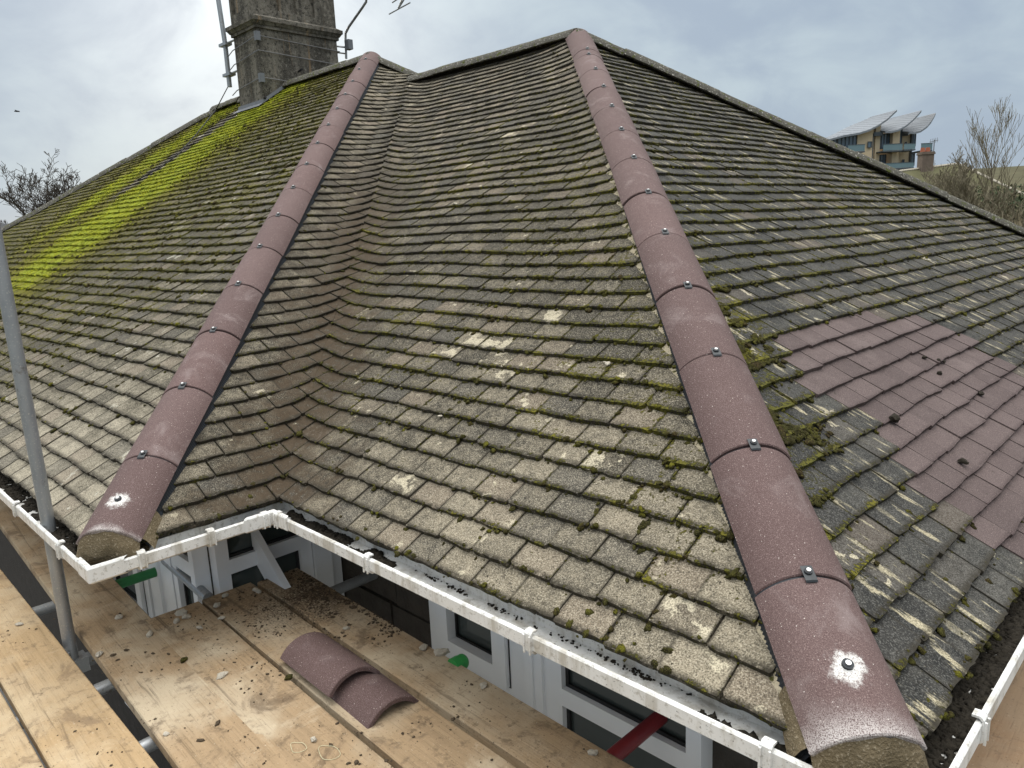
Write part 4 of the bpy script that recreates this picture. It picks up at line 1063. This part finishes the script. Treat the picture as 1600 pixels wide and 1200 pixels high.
p, h_ = th(1566, 182, 36); tree('sapling', gbase(p), h_*1.2, .55, 'tall bare tree with fine upright twigs above the thicket at the right', 'tree', (M['bark'], M['twig']), 11, 3, (16, 6, 4), .085, .8, .42, .08, minr=.0075)
k = 0
for u, v, d, lab in [(1400, 305, 37, 'low bare shrub at the left end of the thicket, in front of the brick chimney'), (1448, 300, 33, 'bare shrub in the thicket left of its tallest twigs'), (1492, 285, 34, 'bushy bare shrub in the middle of the thicket'), (1535, 270, 31, 'dense bare shrub under the tall tree'), (1580, 262, 30, 'dense bare shrub at the right edge of the frame'), (1612, 285, 26, 'nearest bare shrub, partly out of frame on the right'), (1515, 320, 27, 'near bare shrub low behind the hip of the roof'), (1465, 318, 29, 'slim bare shrub low behind the roof skyline')]:
    p, h_ = th(u, v, d); k += 1
    tree('bare_shrub', gbase(p), h_*1.25, .8, lab, 'shrub', (M['bark'], M['twig']), 40+k, 4, (12, 8, 6, 4), .09, .55, .12, .22, group='bare shrubs of the thicket', minr=.0085, sides=3)
p, h_ = th(1588, 275, 42)
ev = empty('evergreen_tree', gbase(p), 'dark evergreen behind the thicket at the right edge', 'tree')
tk = MB(); tk.tube([gbase(p), (p.x, p.y, p.z-.5)], [.14, .05], 8); tk.build('trunk', M['bark'], ev)
lf = MB()
for _ in range(1500):
    a_, e_, r_ = random.uniform(0, 6.28), random.uniform(-.9, 1), random.random()**.4
    c_ = Vector((p.x, p.y, p.z-1.5))+Vector((1.9*r_*math.cos(a_), 1.9*r_*math.sin(a_), 1.1*e_*r_+.25*mnoise.noise(Vector((a_*2, e_*3, 0)))))
    x_ = Vector([random.gauss(0, 1) for _ in range(3)]).normalized()*.11; y_ = x_.orthogonal()
    lf.add([c_-x_, c_+y_*.4, c_+x_, c_-y_*.4], [(0, 1, 2, 3)])
lf.build('crown', M['leaf'], ev, fix=False)

# neighbour with the brick chimney
HZ = Vector((RT.x, RT.y, 0)).normalized(); HF = Vector((-HZ.y, HZ.x, 0)); RM = Matrix((HZ, HF, Vector((0, 0, 1)))).transposed()
pn = at_d(1455, 262, 48); sN = 48/FPX
nh = empty('bungalow', (pn.x, pn.y, gz(pn.x, pn.y)), 'neighbouring bungalow with a mossy hipped roof behind the thicket', 'bungalow')
Lp = lambda a_, b_, c_: pn+HZ*a_+HF*b_+Vector((0, 0, c_))
rf = MB(); hw, dp, rl, rh = 5.2, 4.6, 1.1, 3.1
rf.add([Lp(-hw, -dp, -rh), Lp(hw, -dp, -rh), Lp(hw, dp, -rh), Lp(-hw, dp, -rh), Lp(-rl-1.0, 0, -.15), Lp(rl+.6, 0, .15)], [(0, 1, 5, 4), (1, 2, 5), (2, 3, 4, 5), (3, 0, 4), (3, 2, 1, 0)]); rfo = rf.build('roof', M['mossroof'], nh)
hp_ = MB(); hp_.tube([Lp(rl+.6, 0, .17), Lp(hw, -dp, -rh+.02)], .09, 6); hp_.tube([Lp(-rl-1.0, 0, -.13), Lp(rl+.6, 0, .17)], .09, 6); hp_.tube([Lp(-rl-1, 0, -.13), Lp(-hw, -dp, -rh+.02)], .09, 6); hp_.build('ridge', M['stone'], rfo).matrix_parent_inverse = Matrix.Identity(4)
wn = MB(); zg = gz(pn.x, pn.y)-pn.z; wn.box(Lp(0, 0, (zg-rh)/2), (hw*2-.8, dp*2-.8, abs(zg+rh)), RM); wn.build('wall', M['cream'], nh)
bc = MB(); bc.box(Lp(-.45, -.1, .18), (.74, .62, 1.3), RM); bc.box(Lp(-.45, -.1, .86), (.84, .72, .10), RM); bc.box(Lp(-.45, -.1, .94), (.78, .66, .08), RM); bco = bc.build('chimney', M['brick'], rfo); bco.matrix_parent_inverse = Matrix.Identity(4)
for dx in (-.25, .05):
    a_ = MB(); a_.tube([Lp(-.40+dx*1.1, -.1, .97), Lp(-.40+dx*1.1, -.1, 1.25)], [.15, .12], 12); a_.build('chimney_pot', M['pot'], nh)
na = empty('roof_aerial', Lp(.25, .3, .3), 'thin television aerial on a pole beside the red chimney pots', 'tv aerial')
a_ = MB(); a_.tube([Lp(.25, .3, .1), Lp(.25, .3, 1.75)], .03, 6); a_.build('pole', M['lead'], na)
a_ = MB(); a_.tube([Lp(-.05, .3, 1.62), Lp(.5, .3, 1.72)], .02, 5)
for t in range(5): a_.tube([Lp(0+.11*t, .3, 1.5+.02*t), Lp(.0+.11*t, .3, 1.8+.02*t)], .012, 4)
a_.build('yagi', M['lead'], na)

# flats with three sail roofs
pb = at_d(1240+600/4.4444, 120+600/4.4444, 112); kb = 112/FPX/4.4444
fb = empty('apartment_block', (pb.x, pb.y, gz(pb.x, pb.y)), 'cream block of flats with three curved sail roofs and glass balconies on the skyline', 'apartment block')
X_ = lambda a_: (a_-600)*kb
Z_ = lambda b_: (600-b_)*kb
Bp = lambda a_, dpt, b_: pb+HZ*X_(a_)+HF*dpt+Vector((0, 0, Z_(b_)))
def bbox(mb, a0, a1, b0, b1, d0, d1):
    mb.box(Bp((a0+a1)/2, (d0+d1)/2, (b0+b1)/2), (abs(X_(a1)-X_(a0)), d1-d0, abs(Z_(b1)-Z_(b0))), RM)
a_ = MB(); zb_ = 600+(pb.z-gz(pb.x, pb.y))/kb+20
def tpwall(a0, a1, t0, t1, d0, d1):
    vs = []
    for dd in (d0, d1):
        vs += [Bp(a0, dd, zb_), Bp(a1, dd, zb_), Bp(a1, dd, t1), Bp(a0, dd, t0)]
    a_.add(vs, [(0, 1, 2, 3), (7, 6, 5, 4), (0, 4, 5, 1), (1, 5, 6, 2), (2, 6, 7, 3), (3, 7, 4, 0)])
tpwall(436, 545, 405, 350, 0, 7); tpwall(545, 602, 410, 400, .8, 7.5); tpwall(680, 728, 392, 372, 0, 7.5); tpwall(728, 838, 440, 405, 1.5, 8); tpwall(570, 604, 352, 330, .5, 6.5)
tpwall(602, 680, 640, 640, 1.4, 7.2); tpwall(200, 436, 545, 540, 1.4, 7)
a_.build('wall', M['cream'], fb)
def sail(profile, top, mat=M['zinc']):
    """profile: front edge (px), top: matching rear edge; a curved sheet with ribs"""
    a_ = MB(); n = len(profile); rows = []
    F_ = [Bp(u, -1.2, v) for u, v in profile]; T_ = [Bp(u, 6.5, v) for u, v in top]; dz = Vector((0, 0, -.28))
    rows = [F_, [f.lerp(t, .33) for f, t in zip(F_, T_)], [f.lerp(t, .66) for f, t in zip(F_, T_)], T_, [t+dz for t in T_], [f+dz for f in F_], F_]
    a_.grid(rows)
    for e in (0, -1): a_.add([F_[e], T_[e], T_[e]+dz, F_[e]+dz], [(0, 1, 2, 3)])
    o = a_.build('sail_roof', mat, fb, smooth=30)
    r_ = MB()
    for t in range(1, 14):
        r_.tube([f.lerp(tt, 0)*(1)+Vector((0, 0, .03)) for f, tt in [(F_[min(n-1, int(t/14*(n-1)))].lerp(F_[min(n-1, int(t/14*(n-1))+1)], t/14*(n-1) % 1), T_[0])]]+[T_[min(n-1, int(t/14*(n-1)))].lerp(T_[min(n-1, int(t/14*(n-1))+1)], t/14*(n-1) % 1)+Vector((0, 0, .03))], .012, 4)
    r_.build('seam', M['lead'], o).matrix_parent_inverse = Matrix.Identity(4)
sail([(200, 434), (320, 408), (420, 396), (490, 378), (550, 350), (610, 312), (645, 280), (670, 258)], [(240, 420), (340, 384), (420, 350), (480, 322), (540, 298), (590, 282), (640, 262), (668, 250)])
sail([(600, 394), (640, 396), (690, 386), (740, 360), (780, 328), (812, 296), (836, 268)], [(604, 328), (640, 312), (680, 300), (720, 290), (760, 280), (800, 270), (834, 262)])
sail([(762, 404), (800, 410), (840, 400), (880, 374), (905, 345), (922, 315), (933, 290)], [(766, 352), (795, 330), (825, 318), (855, 306), (885, 298), (910, 291), (930, 285)])
def glaz(a0, a1, b0, b1, d, nx, nz=1):
    g = MB(); bbox(g, a0, a1, b0, b1, d, d+.12); o = g.build('window', M['glassblue'], fb); f = MB()
    for i in range(nx+1):
        x = a0+(a1-a0)*i/nx; bbox(f, x-2.5, x+2.5, b0, b1, d-.10, d-.005)
    for i in range(nz+1):
        z = b0+(b1-b0)*i/nz; bbox(f, a0-2.5, a1+2.5, z-2.5, z+2.5, d-.10, d-.006)
    f.build('frame', M['darkmetal'], o).matrix_parent_inverse = Matrix.Identity(4)
glaz(236, 300, 424, 540, .3, 3); glaz(306, 438, 408, 540, .3, 5); glaz(603, 680, 402, 500, 1.0, 4); glaz(592, 664, 540, 615, 1.2, 4, 2); glaz(728, 762, 372, 500, 1.0, 2); glaz(842, 874, 396, 490, 1.6, 2); glaz(832, 874, 540, 620, 1.6, 2); glaz(720, 745, 545, 610, 1.3, 1)
glaz(505, 530, 455, 492, -.15, 1); glaz(763, 770, 460, 480, 1.35, 1); glaz(800, 806, 462, 478, 1.35, 1); glaz(786, 797, 580, 605, 1.35, 1)
for a0, a1, b0, b1 in ((340, 458, 474, 528), (580, 714, 480, 532), (722, 802, 482, 530), (838, 918, 486, 540), (580, 800, 606, 650)):
    g = MB(); bbox(g, a0, a1, b1-8, b1, -1.6, 1.2); o = g.build('balcony', M['darkmetal'], fb)
    g = MB(); bbox(g, a0+2, a1-2, b0+3, b1-9, -1.58, -1.52); g.build('balustrade', M['rail'], o).matrix_parent_inverse = Matrix.Identity(4)
    g = MB(); bbox(g, a0, a1, b0, b0+3, -1.62, -1.5); g.build('handrail', M['darkmetal'], o).matrix_parent_inverse = Matrix.Identity(4)
for a0, a1, b0, b1, dd in ((546, 606, 392, 418, -.2), (764, 806, 402, 420, .9), (834, 842, 410, 640, 1.0), (541, 546, 400, 640, -.05)):
    g = MB(); bbox(g, a0, a1, b0, b1, dd, dd+1.0); g.build('metal_trim', M['darkmetal'], fb)

# neighbour roof at the far left
pl_ = at_d(-5, 350, 34); lh = empty('neighbour_house', (pl_.x, pl_.y, gz(pl_.x, pl_.y)), 'dark slate roofed house just showing at the far left edge', 'house')
Lq = lambda a_, b_, c_: pl_+HZ*a_+HF*b_+Vector((0, 0, c_))
g = MB(); g.add([Lq(-6, -3, -1.6), Lq(1.0, -3, -1.6), Lq(1.0, 3, -1.6), Lq(-6, 3, -1.6), Lq(-6, 0, .15), Lq(.6, 0, .0)], [(0, 1, 5, 4), (1, 2, 5), (2, 3, 4, 5), (3, 0, 4), (3, 2, 1, 0)]); g.build('roof', M['darkroof'], lh)
g = MB(); zg = gz(pl_.x, pl_.y)-pl_.z; g.box(Lq(-2.5, 0, (zg-1.6)/2), (6.4, 5.4, abs(zg+1.6)), RM); g.build('wall', M['cream'], lh)

# a bird far off
pb_ = at_d(27, 174, 38); g = MB()
g.tube([pb_-HZ*.16, pb_-HZ*.05+Vector((0, 0, .01)), pb_+HZ*.06, pb_+HZ*.13-Vector((0, 0, .02))], [.012, .04, .035, .008], 8)
for s in (-1, 1):
    w0 = pb_; g.add([w0-HZ*.03, w0+HZ*.05, w0+HF*s*.16+HZ*.03+Vector((0, 0, .05)), w0+HF*s*.3-HZ*.08+Vector((0, 0, .0)), w0+HF*s*.15-HZ*.05+Vector((0, 0, .04))], [(0, 1, 2, 3, 4)])
tag(g.build('flying_bird', M['bird']), 'tiny dark bird flying in the grey sky at the left', 'bird')
